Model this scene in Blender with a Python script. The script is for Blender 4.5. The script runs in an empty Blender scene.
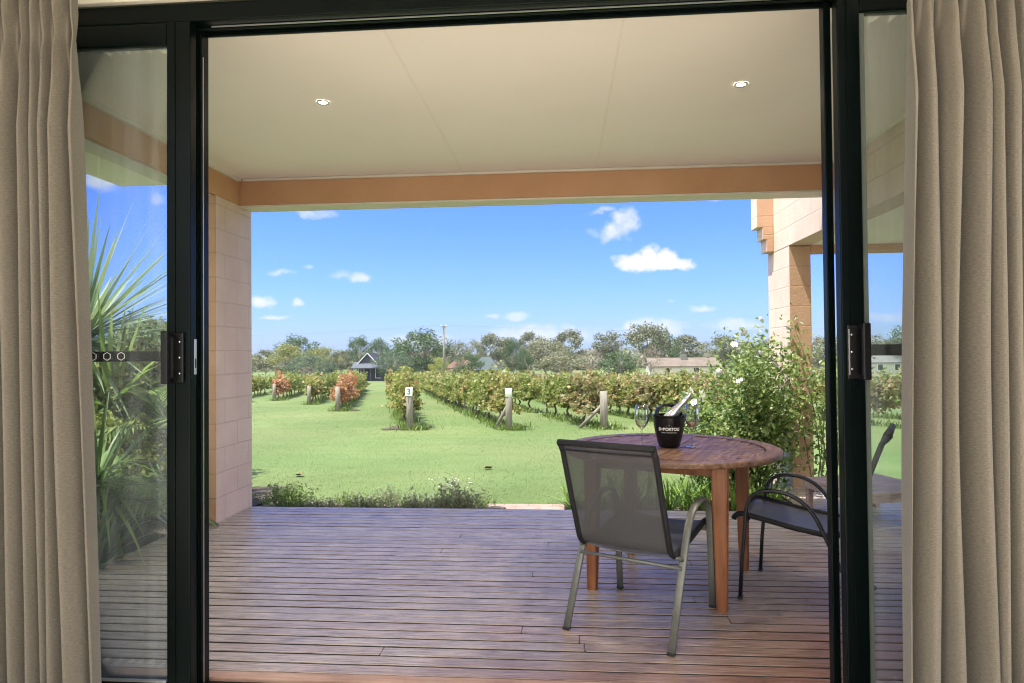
import bpy, bmesh, math, random
import numpy as np
from mathutils import Vector, Matrix
PI = math.pi
R = math.radians
random.seed(7)
rng = np.random.default_rng(11)
S = bpy.context.scene
C = S.collection

# ------------------------------------------------------------------ render / camera
S.render.engine = 'CYCLES'
S.cycles.use_denoising = True
S.cycles.filter_width = 1.15
S.cycles.max_bounces = 10
S.cycles.diffuse_bounces = 5
S.cycles.transparent_max_bounces = 24
S.cycles.sample_clamp_indirect = 8
S.view_settings.view_transform = 'Standard'
S.view_settings.look = 'None'
S.view_settings.gamma = 1
S.view_settings.exposure = 2.45
H = 1.3
cam = bpy.data.cameras.new('camera')
cam.lens = 653.12 / 1024 * 36
cam.sensor_width = 36
cam.clip_start = 0.05
cam.clip_end = 5000
co = bpy.data.objects.new('camera', cam)
C.objects.link(co)
yaw, pitch, roll = .0776, .0161, -.0089
cy, sy = math.cos(yaw), math.sin(yaw)
fv = Vector((-sy * math.cos(pitch), cy * math.cos(pitch), math.sin(pitch)))
rv = Vector((cy, sy, 0))
uv_ = rv.cross(fv)
r2 = rv * math.cos(roll) + uv_ * math.sin(roll)
u2 = -rv * math.sin(roll) + uv_ * math.cos(roll)
m = Matrix((r2, u2, -fv)).transposed().to_4x4()
m.translation = (0, 0, H)
co.matrix_world = m
S.camera = co

# ------------------------------------------------------------------ materials
MATS = {}


def nodes(name):
    ma = bpy.data.materials.new(name)
    ma.use_nodes = True
    nt = ma.node_tree
    b = nt.nodes['Principled BSDF']
    MATS[name] = ma
    return ma, nt, b


def N(nt, t, **kw):
    n = nt.nodes.new(t)
    for k, v in kw.items():
        if k in n.inputs:
            n.inputs[k].default_value = v
        else:
            setattr(n, k, v)
    return n


def L(nt, a, b):
    nt.links.new(a, b)


def ramp(nt, fac, stops):
    r = nt.nodes.new('ShaderNodeValToRGB')
    e = r.color_ramp.elements
    while len(e) < len(stops):
        e.new(0.5)
    for i, (p, c) in enumerate(stops):
        e[i].position = p
        e[i].color = (*c, 1)
    L(nt, fac, r.inputs['Fac'])
    return r.outputs['Color']


def mixc(nt, fac, a, b, mode='MIX'):
    x = nt.nodes.new('ShaderNodeMix')
    x.data_type = 'RGBA'
    x.blend_type = mode
    for sock, v in ((x.inputs['Factor'], fac), (x.inputs['A'], a), (x.inputs['B'], b)):
        if hasattr(v, 'links'):
            L(nt, v, sock)
        elif isinstance(v, (int, float)):
            sock.default_value = v
        else:
            sock.default_value = (*v, 1)
    return x.outputs['Result']


def coords(nt, kind='Object', scale=(1, 1, 1), rot=(0, 0, 0)):
    t = nt.nodes.new('ShaderNodeTexCoord')
    mp = nt.nodes.new('ShaderNodeMapping')
    mp.inputs['Scale'].default_value = scale
    mp.inputs['Rotation'].default_value = rot
    L(nt, t.outputs[kind], mp.inputs['Vector'])
    return mp.outputs['Vector']


def noise(nt, vec, scale, detail=4, rough=.55):
    n = N(nt, 'ShaderNodeTexNoise', Scale=scale, Detail=detail, Roughness=rough)
    L(nt, vec, n.inputs['Vector'])
    return n.outputs['Fac']


def bump(nt, b, h, strength, dist=.01):
    n = N(nt, 'ShaderNodeBump', Strength=strength, Distance=dist)
    L(nt, h, n.inputs['Height'])
    L(nt, n.outputs['Normal'], b.inputs['Normal'])
    return n


def plain(name, col, rough=.5, metal=0, var=.12, scale=20, spec=.5, bmp=0):
    ma, nt, b = nodes(name)
    v = coords(nt)
    f = noise(nt, v, scale)
    lo = tuple(c * (1 - var) for c in col)
    hi = tuple(min(1, c * (1 + var)) for c in col)
    L(nt, ramp(nt, f, [(.3, lo), (.7, hi)]), b.inputs['Base Color'])
    b.inputs['Roughness'].default_value = rough
    b.inputs['Metallic'].default_value = metal
    b.inputs['Specular IOR Level'].default_value = spec
    if bmp:
        bump(nt, b, f, bmp, .003)
    return ma


def leafmat(name, stops, trans=.3, rough=.5, spec=.3, tcol=1.3):
    ma, nt, b = nodes(name)
    g = nt.nodes.new('ShaderNodeNewGeometry')
    col = ramp(nt, g.outputs['Random Per Island'], stops)
    L(nt, col, b.inputs['Base Color'])
    b.inputs['Roughness'].default_value = rough
    b.inputs['Specular IOR Level'].default_value = spec
    t = nt.nodes.new('ShaderNodeBsdfTranslucent')
    L(nt, mixc(nt, 1, col, (tcol, tcol * 1.05, tcol * .7), 'MULTIPLY'), t.inputs['Color'])
    mx = nt.nodes.new('ShaderNodeMixShader')
    mx.inputs[0].default_value = trans
    L(nt, b.outputs[0], mx.inputs[1])
    L(nt, t.outputs[0], mx.inputs[2])
    L(nt, mx.outputs[0], nt.nodes['Material Output'].inputs['Surface'])
    return ma


def M_render_paint(name, c1, c2, brick=True):
    ma, nt, b = nodes(name)
    uvv = coords(nt, 'UV')
    ob = coords(nt)
    f = noise(nt, ob, 2.2, 6, .6)
    g = noise(nt, ob, 38, 5, .7)
    col = ramp(nt, f, [(.3, c1), (.7, c2)])
    br = N(nt, 'ShaderNodeTexBrick', Scale=1.0)
    br.inputs['Mortar Size'].default_value = .006
    br.inputs['Mortar Smooth'].default_value = .4
    br.inputs['Brick Width'].default_value = .39
    br.inputs['Row Height'].default_value = .19
    br.inputs['Color1'].default_value = (1, 1, 1, 1)
    br.inputs['Color2'].default_value = (.9, .9, .9, 1)
    br.inputs['Mortar'].default_value = (.0, .0, .0, 1)
    L(nt, uvv, br.inputs['Vector'])
    if brick:
        # mortar joints are a bit grubbier
        inv = nt.nodes.new('ShaderNodeMath')
        inv.operation = 'MULTIPLY'
        inv.use_clamp = True
        L(nt, br.outputs['Fac'], inv.inputs[0])
        L(nt, f, inv.inputs[1])
        col = mixc(nt, inv.outputs[0], col, tuple(x * .84 for x in c1))
    L(nt, col, b.inputs['Base Color'])
    b.inputs['Roughness'].default_value = .75
    ad = nt.nodes.new('ShaderNodeMath')
    ad.operation = 'MULTIPLY_ADD'
    ad.inputs[1].default_value = -1.0 if brick else 0
    L(nt, br.outputs['Fac'], ad.inputs[0])
    L(nt, g, ad.inputs[2])
    bump(nt, b, ad.outputs[0], .6, .005)
    return ma


M_render_paint('orange_paint', (.57, .42, .34), (.68, .525, .435))
M_render_paint('orange_shade_side', (.46, .28, .17), (.54, .345, .22))  # same paint, with the warm shade of house-facing sides in its colour
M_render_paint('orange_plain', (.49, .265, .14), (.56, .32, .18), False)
plain('cream_paint', (.80, .74, .62), .6, var=.03, scale=3)
plain('ceiling_paint', (.87, .80, .725), .7, var=.02, scale=1.5)
plain('trim_cream', (.66, .61, .52), .45, var=.04, scale=6)
plain('joint_strip', (.83, .76, .685), .7, var=.04)
plain('interior_wall', (.50, .465, .41), .8, var=.03, scale=3)
plain('interior_bounce_floor', (.72, .66, .56), .6, var=.05, scale=2)
plain('roof_metal', (.35, .33, .30), .4, var=.1, scale=2)
plain('alu_dark', (.0014, .0036, .0034), .3, 0, var=.25, scale=3, spec=.1)
plain('alu_black', (.003, .003, .0035), .35, 0, var=.2, scale=8, spec=.3)
plain('bead_grey', (.10, .12, .10), .5, 0, var=.08)
plain('alu_silver', (.62, .62, .60), .3, .9, var=.05)
plain('steel_bright', (.72, .72, .72), .25, 1.0, var=.05)
plain('deck_grime', (.035, .028, .026), .9, var=.3, scale=15)
plain('rubber', (.02, .02, .02), .8)
plain('sling_edge', (.006, .006, .007), .75, var=.2, scale=40)
plain('tube_black', (.02, .021, .022), .38, .3, var=.2, scale=30)
plain('tube_taupe', (.165, .17, .148), .42, .35, var=.12, scale=25)
plain('bucket_black', (.005, .005, .006), .35, 0, var=.1, scale=10, spec=.35)
plain('white_print', (.82, .82, .80), .5, var=.02)
plain('grey_print', (.45, .45, .44), .5, var=.02)
plain('foil', (.72, .73, .74), .28, .85, var=.08, scale=60)
plain('label_paper', (.82, .82, .80), .6, var=.03)
plain('white_plastic', (.78, .80, .76), .5, var=.05)
plain('sign_green', (.05, .16, .12), .5)
plain('roof_navy', (.02, .026, .045), .8, var=.15, scale=1)
plain('roof_slate', (.06, .072, .095), .85, var=.1, scale=1)
plain('wall_navy', (.025, .032, .055), .6, var=.15, scale=1)
plain('white_board', (.75, .77, .80), .6, var=.05)
plain('glass_dark', (.02, .025, .03), .1)
plain('roof_red', (.12, .062, .05), .9, var=.15, scale=1)
plain('roof_teal', (.045, .065, .068), .9, var=.12, scale=1)
plain('roof_grey', (.13, .13, .125), .85, var=.15, scale=.7)
plain('shed_roof', (.13, .105, .085), .95, var=.2, scale=.6)
plain('shed_wall', (.45, .43, .39), .7, var=.06, scale=.7)
plain('brick_tan', (.40, .30, .22), .8, var=.15, scale=1)
plain('soil', (.065, .05, .034), .95, var=.35, scale=30, bmp=.6)
plain('bark_grey', (.24, .21, .18), .9, var=.35, scale=6, bmp=.5)
plain('bark_dark', (.08, .06, .045), .95, var=.4, scale=25, bmp=.8)
plain('bark_pale', (.42, .38, .33), .85, var=.3, scale=5)
plain('cane_green', (.12, .13, .05), .6, var=.2)
plain('wine', (.55, .30, .16), .1)
plain('petal_white', (.85, .83, .76), .6, var=.05, scale=40)
plain('petal_core', (.75, .60, .25), .7)
plain('dry_leaf', (.20, .11, .05), .8, var=.3, scale=80)
plain('pole_wood', (.17, .16, .145), .85, var=.2, scale=3)
plain('wire', (.10, .10, .10), .5)


def M_postwood():
    ma, nt, b = nodes('post_wood')
    v = coords(nt, 'Object', (18, 18, 1.5))
    f = noise(nt, v, 2, 6, .65)
    L(nt, ramp(nt, f, [(.25, (.09, .08, .065)), (.55, (.20, .185, .155)), (.8, (.30, .28, .245))]), b.inputs['Base Color'])
    b.inputs['Roughness'].default_value = .9
    bump(nt, b, f, .6, .006)


M_postwood()


def M_deck():
    ma, nt, b = nodes('deck_boards')
    uvv = coords(nt, 'UV', (1.2, 34, 1))
    fine = noise(nt, uvv, 3.0, 7, .7)
    uv2 = coords(nt, 'UV', (3.2, 75, 1))
    streak = noise(nt, uv2, 2.2, 5, .72)
    ob = coords(nt)
    big = noise(nt, ob, .75, 4, .55)
    mid = noise(nt, coords(nt, 'Object', (1, 2.2, 1)), 3.2, 5, .6)
    g = nt.nodes.new('ShaderNodeNewGeometry')
    sep = nt.nodes.new('ShaderNodeSeparateXYZ')
    L(nt, g.outputs['Position'], sep.inputs[0])
    # where the oil has survived (sheltered corner near the table) the wood is still red
    red = N(nt, 'ShaderNodeMapRange')
    red.inputs['From Min'].default_value = -1.9
    red.inputs['From Max'].default_value = 1.3
    L(nt, sep.outputs['X'], red.inputs['Value'])
    ry = N(nt, 'ShaderNodeMapRange')
    ry.inputs['From Min'].default_value = 5.2
    ry.inputs['From Max'].default_value = 2.7
    L(nt, sep.outputs['Y'], ry.inputs['Value'])
    mu = N(nt, 'ShaderNodeMath', operation='MULTIPLY')
    red.inputs['To Max'].default_value = 1.2
    L(nt, red.outputs[0], mu.inputs[0])
    L(nt, ry.outputs[0], mu.inputs[1])
    ad = N(nt, 'ShaderNodeMath', operation='MULTIPLY_ADD')
    L(nt, big, ad.inputs[0])
    ad.inputs[1].default_value = 1.1
    ad2 = N(nt, 'ShaderNodeMath', operation='ADD')
    L(nt, mu.outputs[0], ad.inputs[2])
    L(nt, ad.outputs[0], ad2.inputs[0])
    rnd = N(nt, 'ShaderNodeMath', operation='MULTIPLY')
    L(nt, g.outputs['Random Per Island'], rnd.inputs[0])
    rnd.inputs[1].default_value = .35
    L(nt, rnd.outputs[0], ad2.inputs[1])
    mask = N(nt, 'ShaderNodeMapRange')
    mask.inputs['From Min'].default_value = .90
    mask.inputs['From Max'].default_value = 1.75
    L(nt, ad2.outputs[0], mask.inputs['Value'])
    grey = ramp(nt, fine, [(.25, (.17, .13, .10)), (.5, (.57, .485, .395)), (.70, (.82, .73, .62))])
    redc = ramp(nt, fine, [(.25, (.10, .04, .026)), (.5, (.26, .12, .075)), (.75, (.42, .245, .175))])
    col = mixc(nt, mask.outputs[0], grey, redc)
    dark = ramp(nt, streak, [(.36, (.30, .27, .25)), (.50, (1, 1, 1))])
    col = mixc(nt, 1, col, dark, 'MULTIPLY')
    br = ramp(nt, g.outputs['Random Per Island'], [(0, (.82, .82, .82)), (1, (1.0, 1.0, 1.0))])
    col = mixc(nt, 1, col, br, 'MULTIPLY')
    st = ramp(nt, mid, [(.3, (.8, .78, .78)), (.6, (1, 1, 1))])
    col = mixc(nt, 1, col, st, 'MULTIPLY')
    L(nt, col, b.inputs['Base Color'])
    rr = N(nt, 'ShaderNodeMapRange')
    rr.inputs['To Min'].default_value = .26
    rr.inputs['To Max'].default_value = .5
    L(nt, streak, rr.inputs['Value'])
    L(nt, rr.outputs[0], b.inputs['Roughness'])
    bump(nt, b, fine, .35, .003)


M_deck()


def M_tablewood(name, c1, c2, c3, sc=(1, 14, 14), gloss=.4):
    ma, nt, b = nodes(name)
    v = coords(nt, 'Object', sc)
    f = noise(nt, v, 3, 6, .65)
    f2 = noise(nt, coords(nt), 5, 3)
    col = ramp(nt, f, [(.25, c1), (.5, c2), (.78, c3)])
    col = mixc(nt, 1, col, ramp(nt, f2, [(.3, (.75, .75, .75)), (.65, (1, 1, 1))]), 'MULTIPLY')
    L(nt, col, b.inputs['Base Color'])
    b.inputs['Roughness'].default_value = gloss
    bump(nt, b, f, .25, .002)


M_tablewood('table_top_wood', (.08, .036, .018), (.21, .105, .056), (.40, .27, .18), (1.5, 14, 14), .5)
M_tablewood('table_leg_wood', (.16, .05, .018), (.30, .11, .04), (.40, .17, .07), (14, 14, 1.2), .38)
M_tablewood('bench_wood', (.22, .15, .12), (.36, .26, .22), (.46, .36, .32), (2, 14, 14), .6)
M_tablewood('sill_wood', (.30, .16, .11), (.46, .29, .21), (.56, .40, .31), (1, 12, 12), .7)


def M_fabric():
    ma, nt, b = nodes('curtain_fabric')
    uvv = coords(nt, 'UV', (1, 1, 1))
    w1 = N(nt, 'ShaderNodeTexWave', Scale=260.0, Distortion=1.5)
    w1.bands_direction = 'X'
    w2 = N(nt, 'ShaderNodeTexWave', Scale=260.0, Distortion=1.5)
    w2.bands_direction = 'Y'
    for w in (w1, w2):
        L(nt, uvv, w.inputs['Vector'])
    mx = N(nt, 'ShaderNodeMath', operation='ADD')
    L(nt, w1.outputs['Fac'], mx.inputs[0])
    L(nt, w2.outputs['Fac'], mx.inputs[1])
    f = noise(nt, coords(nt, 'UV', (150, 190, 1)), 1.6, 3, .8)
    f2 = noise(nt, coords(nt, 'UV', (3, 3, 1)), 1, 3)
    col = ramp(nt, f, [(.3, (.135, .118, .092)), (.7, (.265, .232, .182))])
    col = mixc(nt, 1, col, ramp(nt, f2, [(.3, (.90, .90, .89)), (.7, (1, 1, 1))]), 'MULTIPLY')
    L(nt, col, b.inputs['Base Color'])
    b.inputs['Roughness'].default_value = .9
    b.inputs['Sheen Weight'].default_value = .25
    b.inputs['Specular IOR Level'].default_value = .15
    ad = N(nt, 'ShaderNodeMath', operation='ADD')
    L(nt, mx.outputs[0], ad.inputs[0])
    L(nt, f, ad.inputs[1])
    bump(nt, b, ad.outputs[0], .25, .0015)
    t = N(nt, 'ShaderNodeBsdfTranslucent')
    L(nt, col, t.inputs['Color'])
    ms = N(nt, 'ShaderNodeMixShader')
    ms.inputs[0].default_value = .14
    L(nt, b.outputs[0], ms.inputs[1])
    L(nt, t.outputs[0], ms.inputs[2])
    L(nt, ms.outputs[0], nt.nodes['Material Output'].inputs['Surface'])


M_fabric()


def M_sling():
    ma, nt, b = nodes('sling_mesh')
    uvv = coords(nt, 'UV')
    w1 = N(nt, 'ShaderNodeTexWave', Scale=70.0)
    w1.bands_direction = 'X'
    w2 = N(nt, 'ShaderNodeTexWave', Scale=70.0)
    w2.bands_direction = 'Y'
    L(nt, uvv, w1.inputs['Vector'])
    L(nt, uvv, w2.inputs['Vector'])
    mx = N(nt, 'ShaderNodeMath', operation='MULTIPLY')
    L(nt, w1.outputs['Fac'], mx.inputs[0])
    L(nt, w2.outputs['Fac'], mx.inputs[1])
    b.inputs['Base Color'].default_value = (.085, .085, .09, 1)
    f = noise(nt, uvv, 300, 3)
    L(nt, ramp(nt, f, [(.3, (.040, .041, .042)), (.7, (.10, .10, .102))]), b.inputs['Base Color'])
    b.inputs['Roughness'].default_value = .7
    b.inputs['Specular IOR Level'].default_value = .25
    tr = N(nt, 'ShaderNodeBsdfTransparent')
    ms = N(nt, 'ShaderNodeMixShader')
    mr = N(nt, 'ShaderNodeMapRange')
    mr.inputs['To Min'].default_value = .02
    mr.inputs['To Max'].default_value = .30
    L(nt, mx.outputs[0], mr.inputs['Value'])
    L(nt, mr.outputs[0], ms.inputs[0])
    L(nt, b.outputs[0], ms.inputs[1])
    L(nt, tr.outputs[0], ms.inputs[2])
    L(nt, ms.outputs[0], nt.nodes['Material Output'].inputs['Surface'])
    plain('sling_seat', (.085, .087, .095), .42, var=.25, scale=300)


M_sling()


def M_paneglass(name, tint, refl=1.0):
    ma, nt, b = nodes(name)
    nt.nodes.remove(b)
    tr = N(nt, 'ShaderNodeBsdfTransparent')
    tr.inputs['Color'].default_value = (*tint, 1)
    gl = N(nt, 'ShaderNodeBsdfGlossy')
    gl.inputs['Roughness'].default_value = .02
    fr = N(nt, 'ShaderNodeFresnel', IOR=1.5)
    mu = N(nt, 'ShaderNodeMath', operation='MULTIPLY')
    mu.inputs[1].default_value = refl
    L(nt, fr.outputs[0], mu.inputs[0])
    ms = N(nt, 'ShaderNodeMixShader')
    L(nt, mu.outputs[0], ms.inputs[0])
    L(nt, tr.outputs[0], ms.inputs[1])
    L(nt, gl.outputs[0], ms.inputs[2])
    # a thin film of dust on the pane
    df = N(nt, 'ShaderNodeBsdfDiffuse')
    df.inputs['Color'].default_value = (.75, .78, .78, 1)
    ds = noise(nt, coords(nt, 'Object', (5, 1, .35)), 3, 5, .6)
    mr = N(nt, 'ShaderNodeMapRange')
    mr.inputs['From Min'].default_value = .35
    mr.inputs['From Max'].default_value = .8
    mr.inputs['To Min'].default_value = .02
    mr.inputs['To Max'].default_value = .12
    L(nt, ds, mr.inputs['Value'])
    m2 = N(nt, 'ShaderNodeMixShader')
    L(nt, mr.outputs[0], m2.inputs[0])
    L(nt, ms.outputs[0], m2.inputs[1])
    L(nt, df.outputs[0], m2.inputs[2])
    L(nt, m2.outputs[0], nt.nodes['Material Output'].inputs['Surface'])


M_paneglass('pane_glass', (.90, .95, .93), 1.5)


def M_winelass():
    ma, nt, b = nodes('wine_glass_clear')
    nt.nodes.remove(b)
    tr = N(nt, 'ShaderNodeBsdfTransparent')
    tr.inputs['Color'].default_value = (.93, .95, .95, 1)
    gl = N(nt, 'ShaderNodeBsdfGlossy')
    gl.inputs['Roughness'].default_value = .03
    lw = N(nt, 'ShaderNodeLayerWeight', Blend=.48)
    ms = N(nt, 'ShaderNodeMixShader')
    L(nt, lw.outputs['Facing'], ms.inputs[0])
    L(nt, tr.outputs[0], ms.inputs[1])
    L(nt, gl.outputs[0], ms.inputs[2])
    L(nt, ms.outputs[0], nt.nodes['Material Output'].inputs['Surface'])


M_winelass()


def M_lawn():
    ma, nt, b = nodes('lawn_grass')
    ob = coords(nt)
    big = noise(nt, ob, .16, 5, .6)
    mid = noise(nt, coords(nt, 'Object', (.55, 1, 1)), 1.6, 5, .65)
    fine = noise(nt, coords(nt, 'Object', (1, .8, 1)), 28, 5, .7)
    g = ramp(nt, fine, [(.25, (.074, .118, .036)), (.5, (.102, .153, .053)), (.75, (.134, .185, .075))])
    g = mixc(nt, 1, g, ramp(nt, mid, [(.3, (.80, .82, .74)), (.62, (1.05, 1.03, 1.0))]), 'MULTIPLY')
    straw = mixc(nt, ramp(nt, big, [(.42, (0, 0, 0)), (.75, (.55, .55, .55))]), g, (.185, .18, .085))
    # mowing passes, gently curved bands
    wv = N(nt, 'ShaderNodeTexWave', Scale=.19, Distortion=2.2, Detail=1.0)
    wv.inputs['Detail Scale'].default_value = .3
    L(nt, coords(nt, 'Object', (.25, 1, 1)), wv.inputs['Vector'])
    straw = mixc(nt, 1, straw, ramp(nt, wv.outputs['Fac'], [(.2, (.92, .93, .90)), (.8, (1.04, 1.03, 1.02))]), 'MULTIPLY')
    L(nt, straw, b.inputs['Base Color'])
    b.inputs['Roughness'].default_value = .85
    b.inputs['Specular IOR Level'].default_value = .15
    bump(nt, b, fine, .35, .02)


M_lawn()


def M_path():
    ma, nt, b = nodes('path_pavers')
    v = coords(nt)
    br = N(nt, 'ShaderNodeTexBrick', Scale=1.0)
    br.inputs['Brick Width'].default_value = .23
    br.inputs['Row Height'].default_value = .115
    br.inputs['Mortar Size'].default_value = .006
    br.inputs['Color1'].default_value = (.30, .20, .155, 1)
    br.inputs['Color2'].default_value = (.36, .26, .21, 1)
    br.inputs['Mortar'].default_value = (.2, .165, .135, 1)
    L(nt, v, br.inputs['Vector'])
    f = noise(nt, v, 9, 5)
    L(nt, mixc(nt, 1, br.outputs['Color'], ramp(nt, f, [(.3, (.75, .75, .75)), (.65, (1, 1, 1))]), 'MULTIPLY'), b.inputs['Base Color'])
    b.inputs['Roughness'].default_value = .85


M_path()
# foliage
G = lambda *s: [(i / (len(s) - 1), c) for i, c in enumerate(s)]
leafmat('gum_leaf', G((.07, .085, .048), (.125, .14, .085), (.195, .205, .135)), .22)
leafmat('olive_leaf', G((.10, .115, .065), (.17, .178, .11), (.25, .245, .165)), .25)
leafmat('dark_leaf', G((.03, .06, .024), (.065, .11, .045), (.115, .165, .075)), .22)
leafmat('blue_leaf', G((.042, .075, .048), (.082, .125, .08), (.14, .19, .125)), .22)
leafmat('lime_leaf', G((.15, .18, .04), (.24, .27, .06), (.32, .33, .11)), .3)
leafmat('yellow_olive_leaf', G((.11, .13, .04), (.19, .21, .065), (.27, .265, .10)), .25)
leafmat('twig_leaf', G((.20, .16, .13), (.28, .23, .19), (.33, .28, .24)), .2)
leafmat('vine_green', [(0, (.10, .14, .035)), (.5, (.18, .22, .065)), (.8, (.27, .28, .10)), (.95, (.33, .31, .12)), (1, (.30, .18, .09))], .4)
leafmat('vine_mixed', [(0, (.11, .14, .04)), (.45, (.19, .21, .065)), (.75, (.29, .28, .10)), (.9, (.34, .27, .13)), (1, (.34, .18, .10))], .4)
leafmat('vine_rust', [(0, (.14, .13, .05)), (.3, (.30, .18, .09)), (.6, (.40, .20, .12)), (.85, (.36, .14, .08)), (1, (.44, .27, .17))], .35)
leafmat('vine_dusk', [(0, (.12, .14, .05)), (.4, (.20, .20, .09)), (.7, (.28, .23, .13)), (.9, (.32, .20, .13)), (1, (.26, .24, .11))], .4)
leafmat('rose_leaf', G((.075, .14, .04), (.14, .21, .06), (.22, .28, .09), (.30, .35, .14)), .42, .4, .4)
leafmat('strap_leaf', G((.10, .19, .04), (.19, .30, .07), (.30, .40, .12)), .4, .4, .4)
leafmat('yucca_leaf', G((.12, .17, .115), (.22, .28, .19), (.34, .39, .28)), .3, .38, .5)
leafmat('frond_leaf', G((.08, .15, .04), (.17, .25, .08), (.30, .36, .15)), .4, .42, .4)
leafmat('lavender_leaf', G((.14, .18, .11), (.24, .27, .17), (.36, .37, .25)), .3)
leafmat('bed_green', G((.11, .17, .06), (.19, .26, .10), (.27, .33, .15)), .4)
leafmat('grass_blade', G((.095, .155, .045), (.125, .19, .062), (.16, .225, .085)), .45)
leafmat('weed_blade', G((.06, .11, .022), (.11, .17, .035), (.18, .22, .07)), .35)

# ------------------------------------------------------------------ mesh helpers


class MB:
    """collects shapes, links them as one mesh object"""

    def __init__(s):
        s.v, s.f, s.mi, s.sm = [], [], [], []

    def add(s, vs, fs, mi=0, smooth=False):
        o = len(s.v)
        s.v += [tuple(p) for p in vs]
        s.f += [tuple(i + o for i in q) for q in fs]
        s.mi += [mi] * len(fs)
        s.sm += [smooth] * len(fs)
        return s

    def bm(s, b, mi=0, smooth=False):
        b.verts.index_update()
        s.add([v.co[:] for v in b.verts], [[v.index for v in f.verts] for f in b.faces], mi, smooth)
        b.free()

    def box(s, x0, x1, y0, y1, z0, z1, mi=0, bev=0, mat=None):
        b = bmesh.new()
        bmesh.ops.create_cube(b, size=1)
        for v in b.verts:
            v.co = ((x0 + x1) / 2 + v.co.x * (x1 - x0), (y0 + y1) / 2 + v.co.y * (y1 - y0), (z0 + z1) / 2 + v.co.z * (z1 - z0))
        if bev:
            bmesh.ops.bevel(b, geom=b.edges[:], offset=bev, segments=2, affect='EDGES', profile=.5)
        if mat:
            bmesh.ops.transform(b, matrix=mat, verts=b.verts[:])
        s.bm(b, mi)
        return s

    def bar(s, a, b_, w, d, up=(0, 0, 1), mi=0, bev=0, w2=None, d2=None):
        """rectangular bar from a to b_"""
        a, b_ = Vector(a), Vector(b_)
        ax = (b_ - a).normalized()
        up = Vector(up)
        if abs(ax.dot(up)) > .98:
            up = Vector((0, 1, 0))
        x = ax.cross(up).normalized()
        y = x.cross(ax).normalized()
        b = bmesh.new()
        bmesh.ops.create_cube(b, size=1)
        for v in b.verts:
            t = v.co.z + .5
            ww = w + ((w2 if w2 is not None else w) - w) * t
            dd = d + ((d2 if d2 is not None else d) - d) * t
            v.co = a.lerp(b_, t) + x * v.co.x * ww + y * v.co.y * dd
        if bev:
            bmesh.ops.bevel(b, geom=b.edges[:], offset=bev, segments=2, affect='EDGES', profile=.5)
        s.bm(b, mi)
        return s

    def tube(s, pts, r, n=8, mi=0, flat=None, cap=True, up=None):
        """round (or flat oval/rect: flat=(w,h)) tube through points"""
        P = [Vector(p) for p in pts]
        rs = r if isinstance(r, (list, tuple)) else [r] * len(P)
        vs, fs = [], []
        prev = None
        for i, p in enumerate(P):
            t = (P[min(i + 1, len(P) - 1)] - P[max(i - 1, 0)]).normalized()
            if up is not None:
                x = t.cross(Vector(up)).normalized()
            else:
                if prev is None:
                    q = Vector((0, 0, 1)) if abs(t.z) < .9 else Vector((1, 0, 0))
                    x = t.cross(q).normalized()
                else:
                    x = (prev - t * prev.dot(t)).normalized()
                prev = x
            y = t.cross(x).normalized()
            for k in range(n):
                a = 2 * PI * k / n
                if flat:
                    ca, sa = math.cos(a), math.sin(a)
                    ca = math.copysign(abs(ca) ** .45, ca)
                    sa = math.copysign(abs(sa) ** .45, sa)
                    vs.append(p + x * ca * flat[0] / 2 + y * sa * flat[1] / 2)
                else:
                    vs.append(p + (x * math.cos(a) + y * math.sin(a)) * rs[i])
        for i in range(len(P) - 1):
            for k in range(n):
                fs.append((i * n + k, i * n + (k + 1) % n, (i + 1) * n + (k + 1) % n, (i + 1) * n + k))
        if cap:
            fs.append(tuple(reversed(range(n))))
            fs.append(tuple((len(P) - 1) * n + k for k in range(n)))
        s.add(vs, fs, mi, True)
        return s

    def lathe(s, prof, n=32, c=(0, 0, 0), mi=0, mat=None):
        vs, fs = [], []
        for (r, z) in prof:
            for k in range(n):
                a = 2 * PI * k / n
                p = Vector((c[0] + r * math.cos(a), c[1] + r * math.sin(a), c[2] + z))
                vs.append(mat @ p if mat else p)
        for i in range(len(prof) - 1):
            for k in range(n):
                fs.append((i * n + k, i * n + (k + 1) % n, (i + 1) * n + (k + 1) % n, (i + 1) * n + k))
        s.add(vs, fs, mi, True)
        return s

    def grid(s, P, mi=0, smooth=True):
        nu, nv = len(P), len(P[0])
        vs = [p for row in P for p in row]
        fs = [(i * nv + j, (i + 1) * nv + j, (i + 1) * nv + j + 1, i * nv + j + 1) for i in range(nu - 1) for j in range(nv - 1)]
        s.add(vs, fs, mi, smooth)
        return s

    def build(s, name, mats, parent=None, uv=True):
        me = bpy.data.meshes.new(name)
        me.from_pydata(s.v, [], s.f)
        for q in (mats if isinstance(mats, (list, tuple)) else [mats]):
            me.materials.append(MATS[q])
        me.polygons.foreach_set('material_index', s.mi)
        me.polygons.foreach_set('use_smooth', s.sm)
        if uv:
            boxuv(me)
        me.update()
        o = bpy.data.objects.new(name, me)
        C.objects.link(o)
        o.parent = parent
        return o


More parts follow.
